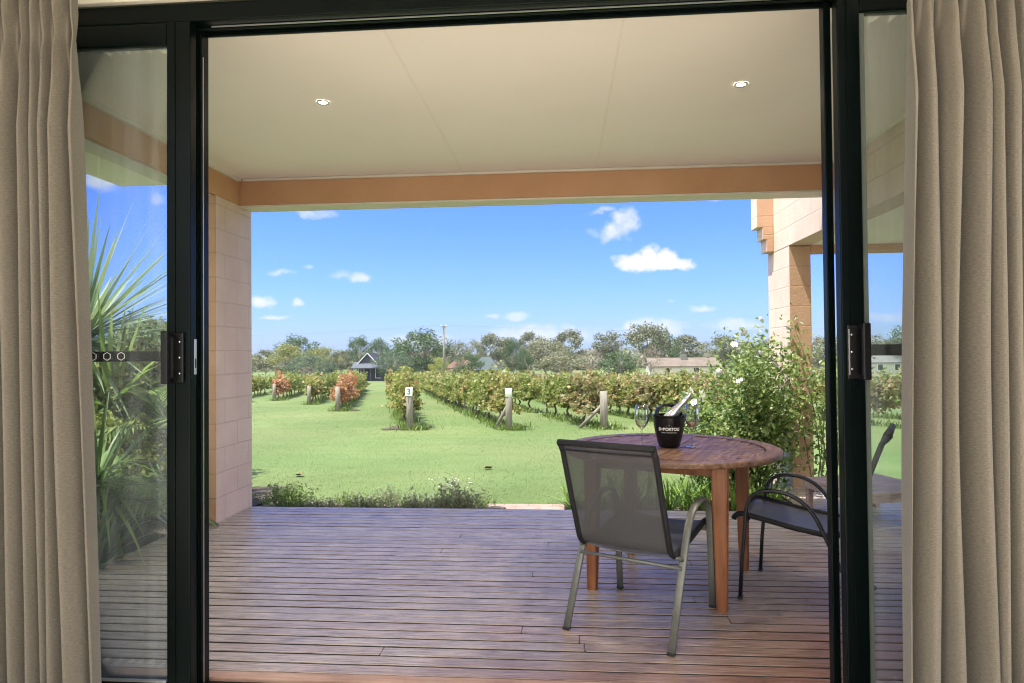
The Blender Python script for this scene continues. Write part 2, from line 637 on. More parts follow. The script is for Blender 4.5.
def boxuv(me):
    l = me.uv_layers.new(name='UVMap')
    d = np.empty(len(me.loops) * 2, dtype=np.float32)
    co_ = np.empty(len(me.vertices) * 3, dtype=np.float32)
    me.vertices.foreach_get('co', co_)
    co_ = co_.reshape(-1, 3)
    li = np.empty(len(me.loops), dtype=np.int32)
    me.loops.foreach_get('vertex_index', li)
    nrm = np.empty(len(me.polygons) * 3, dtype=np.float32)
    me.polygons.foreach_get('normal', nrm)
    nrm = np.abs(nrm.reshape(-1, 3))
    lt = np.empty(len(me.polygons), dtype=np.int32)
    me.polygons.foreach_get('loop_total', lt)
    ax = np.repeat(np.argmax(nrm, axis=1), lt)
    p = co_[li]
    u = np.where(ax == 0, p[:, 1], p[:, 0])
    v = np.where(ax == 2, p[:, 1], p[:, 2])
    d[0::2] = u
    d[1::2] = v
    l.data.foreach_set('uv', d)


def npmesh(name, V, F, mats, mi=None, smooth=False):
    """fast mesh from numpy verts (n,3) and faces (m,k)"""
    me = bpy.data.meshes.new(name)
    k = F.shape[1]
    me.vertices.add(len(V))
    me.vertices.foreach_set('co', np.ascontiguousarray(V, dtype=np.float32).ravel())
    me.loops.add(F.size)
    me.loops.foreach_set('vertex_index', np.ascontiguousarray(F, dtype=np.int32).ravel())
    me.polygons.add(len(F))
    me.polygons.foreach_set('loop_start', np.arange(0, F.size, k, dtype=np.int32))
    for q in (mats if isinstance(mats, (list, tuple)) else [mats]):
        me.materials.append(MATS[q])
    if mi is not None:
        me.polygons.foreach_set('material_index', np.asarray(mi, dtype=np.int32))
    me.polygons.foreach_set('use_smooth', np.full(len(F), smooth))
    me.update(calc_edges=True)
    return me


def link(name, me, parent=None):
    o = bpy.data.objects.new(name, me)
    C.objects.link(o)
    o.parent = parent
    return o


def tag(o, label=None, cat=None, group=None, kind=None):
    if label:
        o['label'] = label
    if cat:
        o['category'] = cat
    if group:
        o['group'] = group
    if kind:
        o['kind'] = kind
    return o


def empty(name, loc=(0, 0, 0), rz=0, label=None, cat=None, group=None):
    o = bpy.data.objects.new(name, None)
    o.empty_display_size = .1
    C.objects.link(o)
    o.location = loc
    o.rotation_euler = (0, 0, rz)
    return tag(o, label, cat, group)


def copy_tree(o, parent=None):
    c = o.copy()
    C.objects.link(c)
    c.parent = parent
    for ch in list(o.children):
        copy_tree(ch, c)
    return c


def unit(a):
    return a / np.maximum(np.linalg.norm(a, axis=1, keepdims=True), 1e-9)


def leaves(cen, nrm, size, aspect=.55, fold=.18, r=None):
    """diamond leaves: quads (base, side, tip, side) around centres, facing nrm, random spin"""
    r = r or rng
    n = len(cen)
    t = unit(np.cross(nrm, r.normal(size=(n, 3))))
    b = np.cross(nrm, t)
    s = np.asarray(size).reshape(-1, 1) if np.ndim(size) else np.full((n, 1), size)
    V = np.empty((n, 4, 3))
    V[:, 0] = cen - t * s * .5
    V[:, 1] = cen + b * s * aspect * .5 + nrm * s * fold
    V[:, 2] = cen + t * s * .5
    V[:, 3] = cen - b * s * aspect * .5 + nrm * s * fold
    return V.reshape(-1, 3), np.arange(n * 4).reshape(-1, 4)


def blades(base, direc, length, width, droop=.3, seg=4, r=None, fold=0.0, taper=1.0):
    """strap leaves: each a strip of seg quads; base (n,3), direc (n,3) unit. returns V,F"""
    r = r or rng
    n = len(base)
    up = np.array([[0, 0, 1.0]])
    side = np.cross(direc, up)
    side = unit(np.where(np.linalg.norm(side, axis=1, keepdims=True) < 1e-3, np.array([[1.0, 0, 0]]), side))
    V = np.empty((n, seg + 1, 2, 3))
    length = np.asarray(length).reshape(-1, 1) * np.ones((n, 1))
    width = np.asarray(width).reshape(-1, 1) * np.ones((n, 1))
    dr = np.asarray(droop).reshape(-1, 1) * np.ones((n, 1))
    for i in range(seg + 1):
        t = i / seg
        c = base + direc * length * t - np.array([[0, 0, 1.0]]) * dr * length * t * t
        w = width * (.55 + 1.1 * t - .3 * t * t if t < .4 else max(.02, (1 - t) / .6) ** .7 * .94)
        V[:, i, 0] = c - side * w * .5
        V[:, i, 1] = c + side * w * .5
    idx = np.arange(n * (seg + 1) * 2).reshape(n, seg + 1, 2)
    F = np.concatenate([np.stack([idx[:, i, 0], idx[:, i, 1], idx[:, i + 1, 1], idx[:, i + 1, 0]], axis=1) for i in range(seg)])
    return V.reshape(-1, 3), F


def tree_trunk(mb, h, r, lean=(0, 0), segs=6, rr=None):
    rr = rr or random
    pts, rs = [], []
    for i in range(segs + 1):
        t = i / segs
        pts.append((lean[0] * t + rr.uniform(-1, 1) * r * .5 * (i > 0), lean[1] * t + rr.uniform(-1, 1) * r * .5 * (i > 0), h * t))
        rs.append(r * (1.25 if i == 0 else 1) * (1 - .55 * t))
    mb.tube(pts, rs, 7)
    return pts


# terrain
GP = [(-200, -.22), (6.0, -.2), (7.0, -.22), (16.7, -.7), (30, -1.2), (60, -2.05), (100, -3.05), (130, -3.7), (200, -4.4), (3000, -4.6)]


def gz(y):
    return float(np.interp(y, [p[0] for p in GP], [p[1] for p in GP]))


# ================================================================== SETTING
ys = [-100, -60, -20, -8, 0, 3, 5, 6.0, 6.5] + list(np.arange(7, 30, .75)) + list(np.arange(30, 120, 5)) + list(np.arange(120, 260, 20)) + [320]
xs = [-300, -200, -100, -60, -40] + list(np.arange(-30, 31, 1.5)) + [40, 60, 100, 200, 300]
mb = MB()
rg = random.Random(3)
mb.grid([[(x, y, gz(y)) for x in xs] for y in ys])
mb.f = [tuple(reversed(f)) for f in mb.f]
mb.build('lawn', 'lawn_grass').__setitem__('kind', 'structure')
bpy.data.objects['lawn']['label'] = 'mown green lawn sloping away from the deck to the vines'

# paver path and mulch bed in front of the deck
mb = MB()
mb.box(-30, 12, 5.46, 6.32, -.4, -.165, bev=.012)
tag(mb.build('path', 'path_pavers'), 'pinkish brick paver path between deck and lawn', kind='structure')
mb = MB()
P = []
for i in range(40):
    x = -2.75 + i * (2.2 / 39)
    P.append([(x, 5.47 + j * .17, -.155 + .045 * math.sin(j / 4 * PI) + rg.uniform(-.008, .008)) for j in range(5)])
mb.grid(P)
mb.f = [tuple(reversed(f)) for f in mb.f]
for q in ((0.0, 2.1, 5.66, 6.4), (2.1, 6.2, 6.6, 7.6), (-5.6, -2.9, 2.6, 7.0)):
    P = []
    for i in range(30):
        x = q[0] + (q[1] - q[0]) * i / 29
        P.append([(x, q[2] + (q[3] - q[2]) * j / 6, -.157 + .05 * math.sin(j / 6 * PI) + rg.uniform(-.01, .01)) for j in range(7)])
    k0 = len(mb.f)
    mb.grid(P)
    mb.f[k0:] = [tuple(reversed(f)) for f in mb.f[k0:]]
tag(mb.build('garden_bed', 'soil'), 'brown mulched garden beds along the deck edge', kind='structure')

# deck: boards with gaps
mb = MB()
y = 2.612
rd = random.Random(5)
pitch_ = .0852
while y < 5.38:
    xr_ = 5.5
    xcuts = [-2.86]
    x = -2.86 + rd.uniform(2.0, 6.5)
    while x < xr_ - .6:
        xcuts.append(x)
        x += rd.uniform(4.8, 6)
    xcuts.append(xr_)
    for a, b_ in zip(xcuts, xcuts[1:]):
        dz = rd.uniform(-.0015, .0015)
        g0, g1 = rd.uniform(-.0012, .0012), rd.uniform(-.0012, .0012)
        mb.box(a + .001, b_ - .001, y + g0, y + .0720 + g1, -.024 + dz, dz, bev=.003)
    y += pitch_
while y < 6.5:
    mb.box(1.93, 5.5, y, y + .0720, -.024, 0, bev=.003)
    y += pitch_
mb.box(-2.86, 5.5, 2.62, 5.36, -.17, -.13)      # joists read as dark underside
mb.box(-2.87, 1.92, 5.40, 5.425, -.17, -.005, bev=.003)
dk = mb.build('deck', ['deck_boards', 'deck_grime'])
for p in dk.data.polygons:
    if abs(p.normal.z) < .35:
        p.material_index = 1
tag(dk, 'weathered grey brown timber deck of narrow boards', kind='structure')
mb = MB()
mb.box(-2.5, 2.2, 2.545, 2.604, -.16, .004, bev=.006)
tag(mb.build('threshold', 'sill_wood'), 'worn pinkish timber threshold strip outside the door', kind='structure')
mb = MB()
mb.box(-6, 6, -12, 2.38, -.16, 0)  # runs far back without a roof, added to bounce sun under the patio
tag(mb.build('floor', 'interior_bounce_floor'), 'unseen room floor kept pale and open to the sun for bounce', kind='structure')
mb = MB()
mb.box(-4.2, 4.2, .7, 2.42, 2.80, 2.865)  # cut short so sun and sky light the floor behind
tag(mb.build('shortened_room_ceiling', 'ceiling_paint'), 'room ceiling cut short to let light in', kind='structure')

# patio ceiling with joint strips, cornice
mb = MB()
XL, XR, HC, HB = -2.667, 2.151, 2.757, 2.535
mb.box(XL + .001, XR - .001, 2.60, 5.219, HC, HC + .04)
for x in (-.79, .28):
    mb.box(x - .006, x + .006, 2.62, 5.17, HC - .002, HC - .0005, 1, 0)
# cornice: small quarter profile at left wall, beam
mb.bar((XL + .012, 2.62, HC - .012), (XL + .012, 5.20, HC - .012), .022, .022, mi=2, bev=.006)
mb.bar((XL + .03, 5.207, HC - .012), (XR - .03, 5.207, HC - .012), .022, .022, mi=2, bev=.006)
mb.bar((XR - .012, 2.62, HC - .012), (XR - .012, 5.20, HC - .012), .022, .022, mi=2, bev=.006)
tag(mb.build('patio_ceiling', ['ceiling_paint', 'joint_strip', 'trim_cream']), 'cream sheeted patio ceiling', kind='structure')

# ------------------------------------------------------------------ built things
def paint_shaded_ends(o):
    # wall ends facing the house: dimmer warm light painted in as deeper orange
    o.data.materials.append(MATS['orange_shade_side'])
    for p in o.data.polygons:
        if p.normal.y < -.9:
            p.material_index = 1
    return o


# left wall + pier
t = empty('patio_wall', (XL, 4.0, 0), 0, 'orange rendered block wall and pier at the patio edge beside the yucca', 'wall')
T = Matrix.Translation((-XL, -4.0, 0))


def P_box(mb, *a, mi=0, bev=.004, T=None):
    mb.box(*a, mi, bev, T)


mb = MB()
mb.box(XL - .2, XL, 4.846, 5.4275, -.2, HB + .002, 0, .004, T)
paint_shaded_ends(mb.build('pier', 'orange_paint', t))
mb = MB()
mb.box(XL - .2, XL, 2.62, 5.4275, HB + .004, 2.86, 0, .004, T)
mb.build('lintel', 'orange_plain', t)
mb = MB()
mb.box(XL - .17, XL - .03, 2.62, 4.84, HB - .006, HB + .003, 0, .002, T)
mb.build('soffit_strip', 'trim_cream', t)
# front beam
t = empty('front_beam', (0, 5.32, HB), 0, 'long orange beam across the front of the patio ceiling', 'beam')
mb = MB()
mb.box(XL + .002, XR - .002, 5.22 - 5.32, 5.4275 - 5.32, .004, .32, 0, .004)
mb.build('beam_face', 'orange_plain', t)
mb = MB()
mb.box(XL + .004, XR - .004, 5.224 - 5.32, 5.424 - 5.32, -.012, .003, 0, .002)
mb.build('soffit_strip', 'trim_cream', t)
# right wall, pier, corbels, wing soffit
t = empty('patio_wall', (XR, 6.6, 0), 0, 'cream and orange block wall with stepped corbel and pier behind the rose bush', 'wall')
T = Matrix.Translation((-XR, -6.6, 0))
DQ1, DQ2, HR = 6.38, 7.016, 2.286
mb = MB()
mb.box(XR, XR + .2, DQ1, DQ2, -.25, HR, 0, .004, T)
paint_shaded_ends(mb.build('pier', 'orange_paint', t))
mb = MB()
mb.box(XR, XR + .2, 2.62, 5.43, HR + .003, 2.86, 0, .004, T)
mb.box(XR, XR + .2, 5.431, DQ2, HR + .003, 3.3, 0, .004, T)
mb.build('lintel', 'orange_paint', t)
mb = MB()
for w, z0, z1 in ((.165, 2.55, 3.3), (.108, 2.425, 2.549), (.07, 2.30, 2.424)):
    mb.box(XR - w, XR - .001, DQ2 - .2, DQ2, z0, z1, 0, .003, T)
paint_shaded_ends(mb.build('corbel', 'orange_paint', t))
mb = MB()
mb.box(XR + .201, 3.9, 2.62, DQ1 - .002, HR + .002, HR + .04, 0, .002, T)
mb.build('wing_soffit', 'ceiling_paint', t)
mb = MB()
mb.box(XR + .202, 3.9, DQ1, DQ1 + .2, HR - .06, 2.9, 0, .004, T)
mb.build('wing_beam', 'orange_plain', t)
mb = MB()
mb.box(3.7, 3.9, DQ1 + .003, DQ1 + .6, -.25, HR - .062, 0, .004, T)
mb.build('wing_pier', 'orange_paint', t)

# roof over the patio
t = empty('patio_roof', (0, 4, 3.0), 0, 'metal sheet roof over the patio and the house front', 'roof')
mb = MB()
prof = []
nx = 120
for i in range(nx + 1):
    x = -3.85 + (7.85) * i / nx
    prof.append(x)
P = []
for i, x in enumerate(prof):
    dz = .018 * (i % 2)
    P.append([(x, yy - 4, (3.16 - .07 * (yy - 2.4)) + .02 + dz - 3.0) for yy in (.65, 1.5, 2.4, 4, 5.50)])
mb.grid(P, 0, False)
mb.box(-3.85, 4.0, -3.35, 1.42, -.13, -.118)
mb.build('sheeting', 'roof_metal', t)
mb = MB()
mb.box(-3.85, 2.36, 1.43, 1.50, -.17, .0, 0, .01)
mb.build('fascia', 'trim_cream', t)
mb = MB()
mb.box(-3.85, XL - .201, -1.38, 1.42, -.22, -.2, 0, .002)  # unseen wide eave, added to keep sun patches off the deck
mb.build('added_eave_soffit', 'cream_paint', t)

# house wall with the door opening
t = empty('house_wall', (0, 2.5, 0), 0, 'cream interior wall around the sliding doors', 'wall')
mb = MB()
mb.box(-4.2, -2.52, -.1, .1, -.1, 2.86)
mb.box(2.22, 4.2, -.1, .1, -.1, 2.86)
mb.box(-2.52, 2.22, -.1, .1, 2.70, 2.862)
mb.build('wall_panel', 'interior_wall', t)
mb = MB()
mb.box(-2.6, 2.3, -.128, -.101, 2.663, 2.71, 0, .004)
mb.box(-2.6, 2.3, -.14, -.101, 2.712, 2.797, 1, .004)
mb.build('architrave', ['trim_cream', 'interior_wall'], t)
for x0 in (-3.0, 4.2):  # added walls: left one close in to dim its curtain, right one short
    w = MB()
    w.box(x0, x0 + .1, -2.4 if x0 < 0 else -.6, .1 if x0 > 0 else -.101, -.1, 2.798)
    w.build('added_side_wall', 'interior_wall', t)


# ------------------------------------------------------------------ sliding doors
t = empty('door_frame', (0, 2.44, 0), 0, 'black aluminium outer frame of the sliding doors', 'door frame')
mb = MB()
mb.box(-2.52, 2.22, -.04, .10, 2.590, 2.660, 0, .004)
mb.box(-2.52, 2.22, .012, .024, 2.580, 2.5905, 0, .002)
mb.box(-2.52, 2.22, .060, .072, 2.576, 2.5905, 0, .002)
mb.build('head', 'alu_dark', t)
mb = MB()
mb.box(-1.36, .93, -.0, .004, 2.583, 2.587)
mb.build('head_bead', 'alu_silver', t)
mb = MB()
mb.box(-2.52, 2.22, -.06, .10, -.03, -.008, 0, .003)
mb.box(-2.52, 2.22, -.018, -.012, -.008, .004)
mb.box(-2.52, 2.22, .045, .051, -.008, .004)
mb.build('sill_track', 'alu_dark', t)
for x0, x1, ya, yb in ((-1.50, -1.413, .022, .075), (.970, .997, .035, .075)):
    mb = MB()
    mb.box(x0, x1, ya, yb, -.006, 2.588, 0, .003)
    if x0 < 0:
        mb.box(x0 + .070, x0 + .076, .010, .0215, 0, 2.588)
    mb.build('mullion', 'alu_dark', t)
mb = MB()
mb.box(-1.4125, -1.411, .03, .034, 0.02, 2.48)
mb.build('seal_strip', 'alu_silver', t)
mb = MB()
mb.box(.9995, 1.0015, .02, .034, .0, 2.50)
mb.build('seal_strip', 'alu_silver', t)
mb = MB()
mb.box(-1.4105, -1.4085, -.036, -.022, 1.225, 1.36, 0, .0005)
mb.box(-1.4085, -1.4075, -.033, -.026, 1.25, 1.285, 1, .0002)
mb.build('strike_plate', ['alu_silver', 'alu_black'], t)


def panel(x0, x1, inner, name, label, sgn):
    """sliding panel; inner = x of the edge at the opening; sgn=+1 when the glass is to the -x side of inner stile"""
    t = empty('sliding_door', ((x0 + x1) / 2, 2.40, 0), 0, label, 'door')
    cx = (x0 + x1) / 2
    lo, hi = x0 - cx, x1 - cx
    sw = .094
    if sgn > 0:
        a, b_ = hi - sw, hi
        oth = (lo, lo + .08)
    else:
        a, b_ = lo, lo + .078
        oth = (hi - .08, hi)
    m1 = MB()
    m1.box(a, b_, -.022, .022, .0, 2.578, 0, .004)
    m1.box(a + .03, a + .036, -.026, -.0225, .0, 2.578)
    m1.build('stile', 'alu_dark', t)
    m1 = MB()
    m1.box(oth[0], oth[1], -.022, .022, .0, 2.578, 0, .004)
    m1.build('stile', 'alu_dark', t)
    g0, g1 = (oth[1], a) if sgn > 0 else (b_, oth[0])
    m1 = MB()
    m1.box(g0 + .001, g1 - .001, -.021, .021, 2.493, 2.577, 0, .004)
    m1.build('top_rail', 'alu_dark', t)
    m1 = MB()
    m1.box(g0 + .001, g1 - .001, -.021, .021, .0, .062, 0, .004)
    m1.build('bottom_rail', 'alu_dark', t)
    m1 = MB()
    m1.box(g0 + .001, g1 - .001, -.026, -.014, .0625, .071, 0, .002)
    m1.build('glazing_bead', 'alu_silver', t)
    m1 = MB()
    m1.box(g0 + .001, g1 - .001, .004, .022, 1.276, 1.316, 0, .003)
    m1.build('mid_rail', 'alu_dark', t)
    m1 = MB()
    m1.box(g0, g1, -.003, .003, .06, 2.497)
    m1.build('glass_pane', 'pane_glass', t)
    if sgn < 0:
        m1 = MB()
        m1.box(b_ + .001, b_ + .020, -.012, -.004, .063, 2.492, 0, .002)
        m1.build('glazing_bead', 'bead_grey', t)
    # pull handle with lock body
    hx = (a + b_) / 2
    hm = MB()
    s_ = -1 if sgn > 0 else 1
    hm.box(hx - .026, hx + .026, -.034, -.022, 1.195, 1.385, 0, .004)
    hm.bar((hx + s_ * .019, -.034, 1.378), (hx + s_ * .019, -.075, 1.378), .02, .016, bev=.002)
    hm.bar((hx + s_ * .019, -.034, 1.204), (hx + s_ * .019, -.075, 1.204), .02, .016, bev=.002)
    hm.box(hx + s_ * .019 - .013, hx + s_ * .019 + .013, -.085, -.066, 1.193, 1.389, 0, .004)
    h = hm.build('pull_handle', 'alu_black', t)
    sm_ = MB()
    for z in (1.23, 1.29, 1.35):
        sm_.lathe([(0, .0), (.004, .0), (.004, .002), (0, .003)], 10, (0, 0, 0), 0, Matrix.Translation((hx - s_ * .012, -.034, z)) @ Matrix.Rotation(PI / 2, 4, 'X'))
    if sgn < 0:
        sm_.box(hx - .024, hx - .019, -.037, -.034, 1.21, 1.37)
    sm_.build('screw', 'steel_bright', h)
    return t, cx


tl, cxl = panel(-2.50, -1.411, -1.411, 'sliding_door', 'black framed glass sliding door with three hexagon stickers, beside the yucca', 1)
tr_, cxr = panel(.9786, 2.20, .9786, 'sliding_door', 'black framed glass sliding door with screwed lock handle, beside the brighter curtain', -1)
for x in (-1.815, -1.757, -1.700):
    mb = MB()
    P = []
    n = 6
    vo = [(.0165 * math.sin(2 * PI * k / 6), .0165 * math.cos(2 * PI * k / 6)) for k in range(6)]
    vi = [(a * .86, b_ * .86) for a, b_ in vo]
    vs, fs = [], []
    for yy in (-.0045, -.0034):
        vs += [(x - cxl + a, yy, 1.297 + b_) for a, b_ in vo] + [(x - cxl + a, yy, 1.297 + b_) for a, b_ in vi]
    for k in range(6):
        k2 = (k + 1) % 6
        fs += [(k, k2, 6 + k2, 6 + k), (12 + k, 18 + k, 18 + k2, 12 + k2), (k, 12 + k, 12 + k2, k2), (6 + k, 6 + k2, 18 + k2, 18 + k)]
    mb.add(vs, fs)
    mb.build('safety_sticker', 'white_print', tl)

# ------------------------------------------------------------------ curtains


def curtain(name, label, xe_top, xe_bot, xo, y0, seed, sgn):
    """xe = inner edge, xo = outer edge (out of frame); pleated cloth from header to floor"""
    rr = np.random.default_rng(seed)
    t = empty(name, ((xe_top + xo) / 2, y0, 0), 0, label, 'curtain', 'curtains beside the sliding doors')
    cx = (xe_top + xo) / 2
    W = abs(xe_bot - xo)
    nf = int(W / (.052 if sgn < 0 else .062))
    per = 26
    nu = nf * per + 1
    nv = 72
    zt, zb = 2.60, .012
    zp = 2.405          # pinch line of the header tape
    # per-fold variation
    wk = 1 + rr.uniform(-.45, .45, nf + 1)
    edges = np.concatenate([[0], np.cumsum(wk[:nf])])
    edges /= edges[-1]
    amp = rr.uniform(.55, 1.35, nf + 1)
    ph = rr.uniform(-.5, .5, nf + 1)
    drift = rr.uniform(-.35, .35, (nf + 1, 3))
    P = []
    for i in range(nu):
        k = min(nf - 1, i // per)
        f = (i - k * per) / per
        col = []
        for j in range(nv):
            # denser rows at the header
            v = (j / (nv - 1)) ** 1.5
            z = zt + (zb - zt) * v
            d = max(0, (zp - z)) / (zp - zb)
            dk = drift[k] * (1 - f) + drift[k + 1] * f
            off = (dk[0] * math.sin(PI * d) + dk[1] * math.sin(2.3 * PI * d + 1) * .5 + dk[2] * d * .8) / nf * .9
            s_ = edges[k] + (edges[k + 1] - edges[k]) * f + off * math.sin(PI * min(1, max(0, edges[k] + (edges[k + 1] - edges[k]) * f))) ** .3
            xe = xe_top + (xe_bot - xe_top) * d ** .8
            # gather: slightly narrower at the pinch
            x = xe + (xo - xe) * s_
            a = .060 * ((amp[k] * (1 - f) + amp[k + 1] * f))
            if z > zp:
                q = min(1, (z - zp) / .12)
                A = a * (.30 + .35 * q)
            else:
                q = min(1, (zp - z) / .32)
                A = a * (.30 + .70 * q ** .7)
            th = 2 * PI * f + (.25 * math.sin(3 * d + ph[k] * 4) if 0 < i < nu - 1 else 0)
            w = math.cos(th) + .28 * math.cos(2 * th + ph[k]) * (1 if z < zp else .3)
            if z > zp - .15:        # three-finger pinch
                pin = max(0, 1 - abs(z - zp) / .14)
                w += .55 * pin * math.cos(3 * th)
            yy = -A * w
            # lean of x so that the folds overhang (cloth curls back on itself)
            x += (xo - xe) / nf * .17 * math.sin(th) * (q if z < zp else .4)
            # last fold turns back towards the door
            e = max(0, 1 - i / (per * .55))
            yy += .055 * e ** 1.5 * (.25 + .75 * d)
            col.append((x - cx, yy, z))
        P.append(col)
    mb = MB()
    mb.grid(P)
    me_o = mb.build('cloth', 'curtain_fabric', t, uv=False)
    me = me_o.data
    l = me.uv_layers.new(name='UVMap')
    for lp in me.loops:
        i, j = divmod(lp.vertex_index, nv)
        l.data[lp.index].uv = (i / nu * W * 2.0, P[i][j][2])
    so = me_o.modifiers.new('thickness', 'SOLIDIFY')
    so.thickness = .003
    return t


curtain('curtain', 'darker beige pleated curtain hanging beside the yucca and the hexagon stickers', -1.688, -1.612, -2.62, 2.15, 21, -1)
curtain('curtain', 'paler beige pleated curtain hanging beside the low table and the lock handle', 1.088, 1.046, 2.05, 2.15, 4, 1)
mb = MB()
mb.box(-2.7, 2.35, 2.12, 2.16, 2.62, 2.65, 0, .003)
tag(mb.build('curtain_track', 'alu_silver'), 'slim metal curtain track above the sliding doors', 'curtain track')

# ------------------------------------------------------------------ downlights


def em(name, col, s_):
    ma, nt, b = nodes(name)
    b.inputs['Emission Color'].default_value = (*col, 1)
    b.inputs['Emission Strength'].default_value = s_


em('lamp_glow', (1, .93, .82), 14)
for (x, y, la) in ((-1.37, 3.663, 'round recessed downlight in the patio ceiling over the open deck'), (.988, 3.643, 'round recessed downlight in the patio ceiling over the round table')):
    t = empty('downlight', (x, y, HC), 0, la, 'ceiling light', 'patio ceiling downlights')
    mb = MB()
    mb.lathe([(.024, -.004), (.028, -.007), (.035, -.007), (.038, -.0035), (.038, -.0006)], 28)
    mb.build('trim_ring', 'steel_bright', t)
    mb = MB()
    mb.lathe([(0, -.0032), (.0235, -.0032), (.0235, -.001)], 28)
    mb.build('lens', 'lamp_glow', t)
    ld_ = bpy.data.lights.new('downlight_lamp', 'SPOT')
    ld_.energy = 14
    ld_.spot_size = R(165)
    ld_.spot_blend = 1
    ld_.shadow_soft_size = .09
    ld_.color = (1, .87, .70)
    lo_ = bpy.data.objects.new('downlight_lamp', ld_)
    C.objects.link(lo_)
    lo_.parent = t
    lo_.location = (0, 0, -.075)

# ------------------------------------------------------------------ table
TC = (.603, 3.80)
TA = math.atan2(.634, .277)     # direction of one table side
ttl = empty('round_table', (TC[0], TC[1], 0), TA, 'round slatted timber dining table holding the ice bucket', 'table')
RT, ZT = .60, .755
mb = MB()
n = 72
# outer ring with rounded edge
rin = RT - .085
ring = [(rin, ZT - .03), (rin, ZT), (RT - .008, ZT), (RT - .002, ZT - .003), (RT, ZT - .01), (RT, ZT - .024), (RT - .006, ZT - .03), (rin, ZT - .03)]
mb.lathe(ring, n)
for i in range(len(mb.sm)):
    mb.sm[i] = False
mb.build('rim', 'table_top_wood', ttl)
mb = MB()
# slats in two halves either side of a cross board
mb.box(-rin + .004, rin - .004, -.035, .035, ZT - .026, ZT - .001, 0, .002)
x = -rin + .03
sl = .052
while x < rin - .02:
    for sg in (-1, 1):
        xm = max(abs(x), abs(x + sl))
        if xm < rin - .03:
            y1 = math.sqrt(rin ** 2 - xm ** 2) - .004
            ya, yb = (.039, y1) if sg > 0 else (-y1, -.039)
            if abs(yb - ya) > .03:
                mb.box(x, x + sl, ya, yb, ZT - .026, ZT - .002 - random.uniform(0, .0015), 0, .003)
    x += sl + .007
mb.build('tabletop_slats', 'table_top_wood', ttl)
mb = MB()
a = .318
for sg in (-1, 1):
    mb.box(-a, a, sg * a - .011, sg * a + .011, ZT - .095, ZT - .0315, 0, .002)
    mb.box(sg * a - .011, sg * a + .011, -a + .012, a - .012, ZT - .095, ZT - .0315, 0, .002)
mb.build('apron', 'table_leg_wood', ttl)
for sx in (-1, 1):
    for sg in (-1, 1):
        mb = MB()
        lx, ly = sx * (a + .022), sg * (a + .022)
        mb.bar((lx, ly, ZT - .032), (lx + sx * .004, ly + sg * .004, 0), .07, .07, (0, 1, 0), 0, .004, .040, .040)
        mb.build('leg', 'table_leg_wood', ttl)

# ------------------------------------------------------------------ chairs


def arc(p0, p1, p2, n=7):
    p0, p1, p2 = Vector(p0), Vector(p1), Vector(p2)
    return [(1 - t) ** 2 * p0 + 2 * t * (1 - t) * p1 + t * t * p2 for t in [i / n for i in range(n + 1)]]


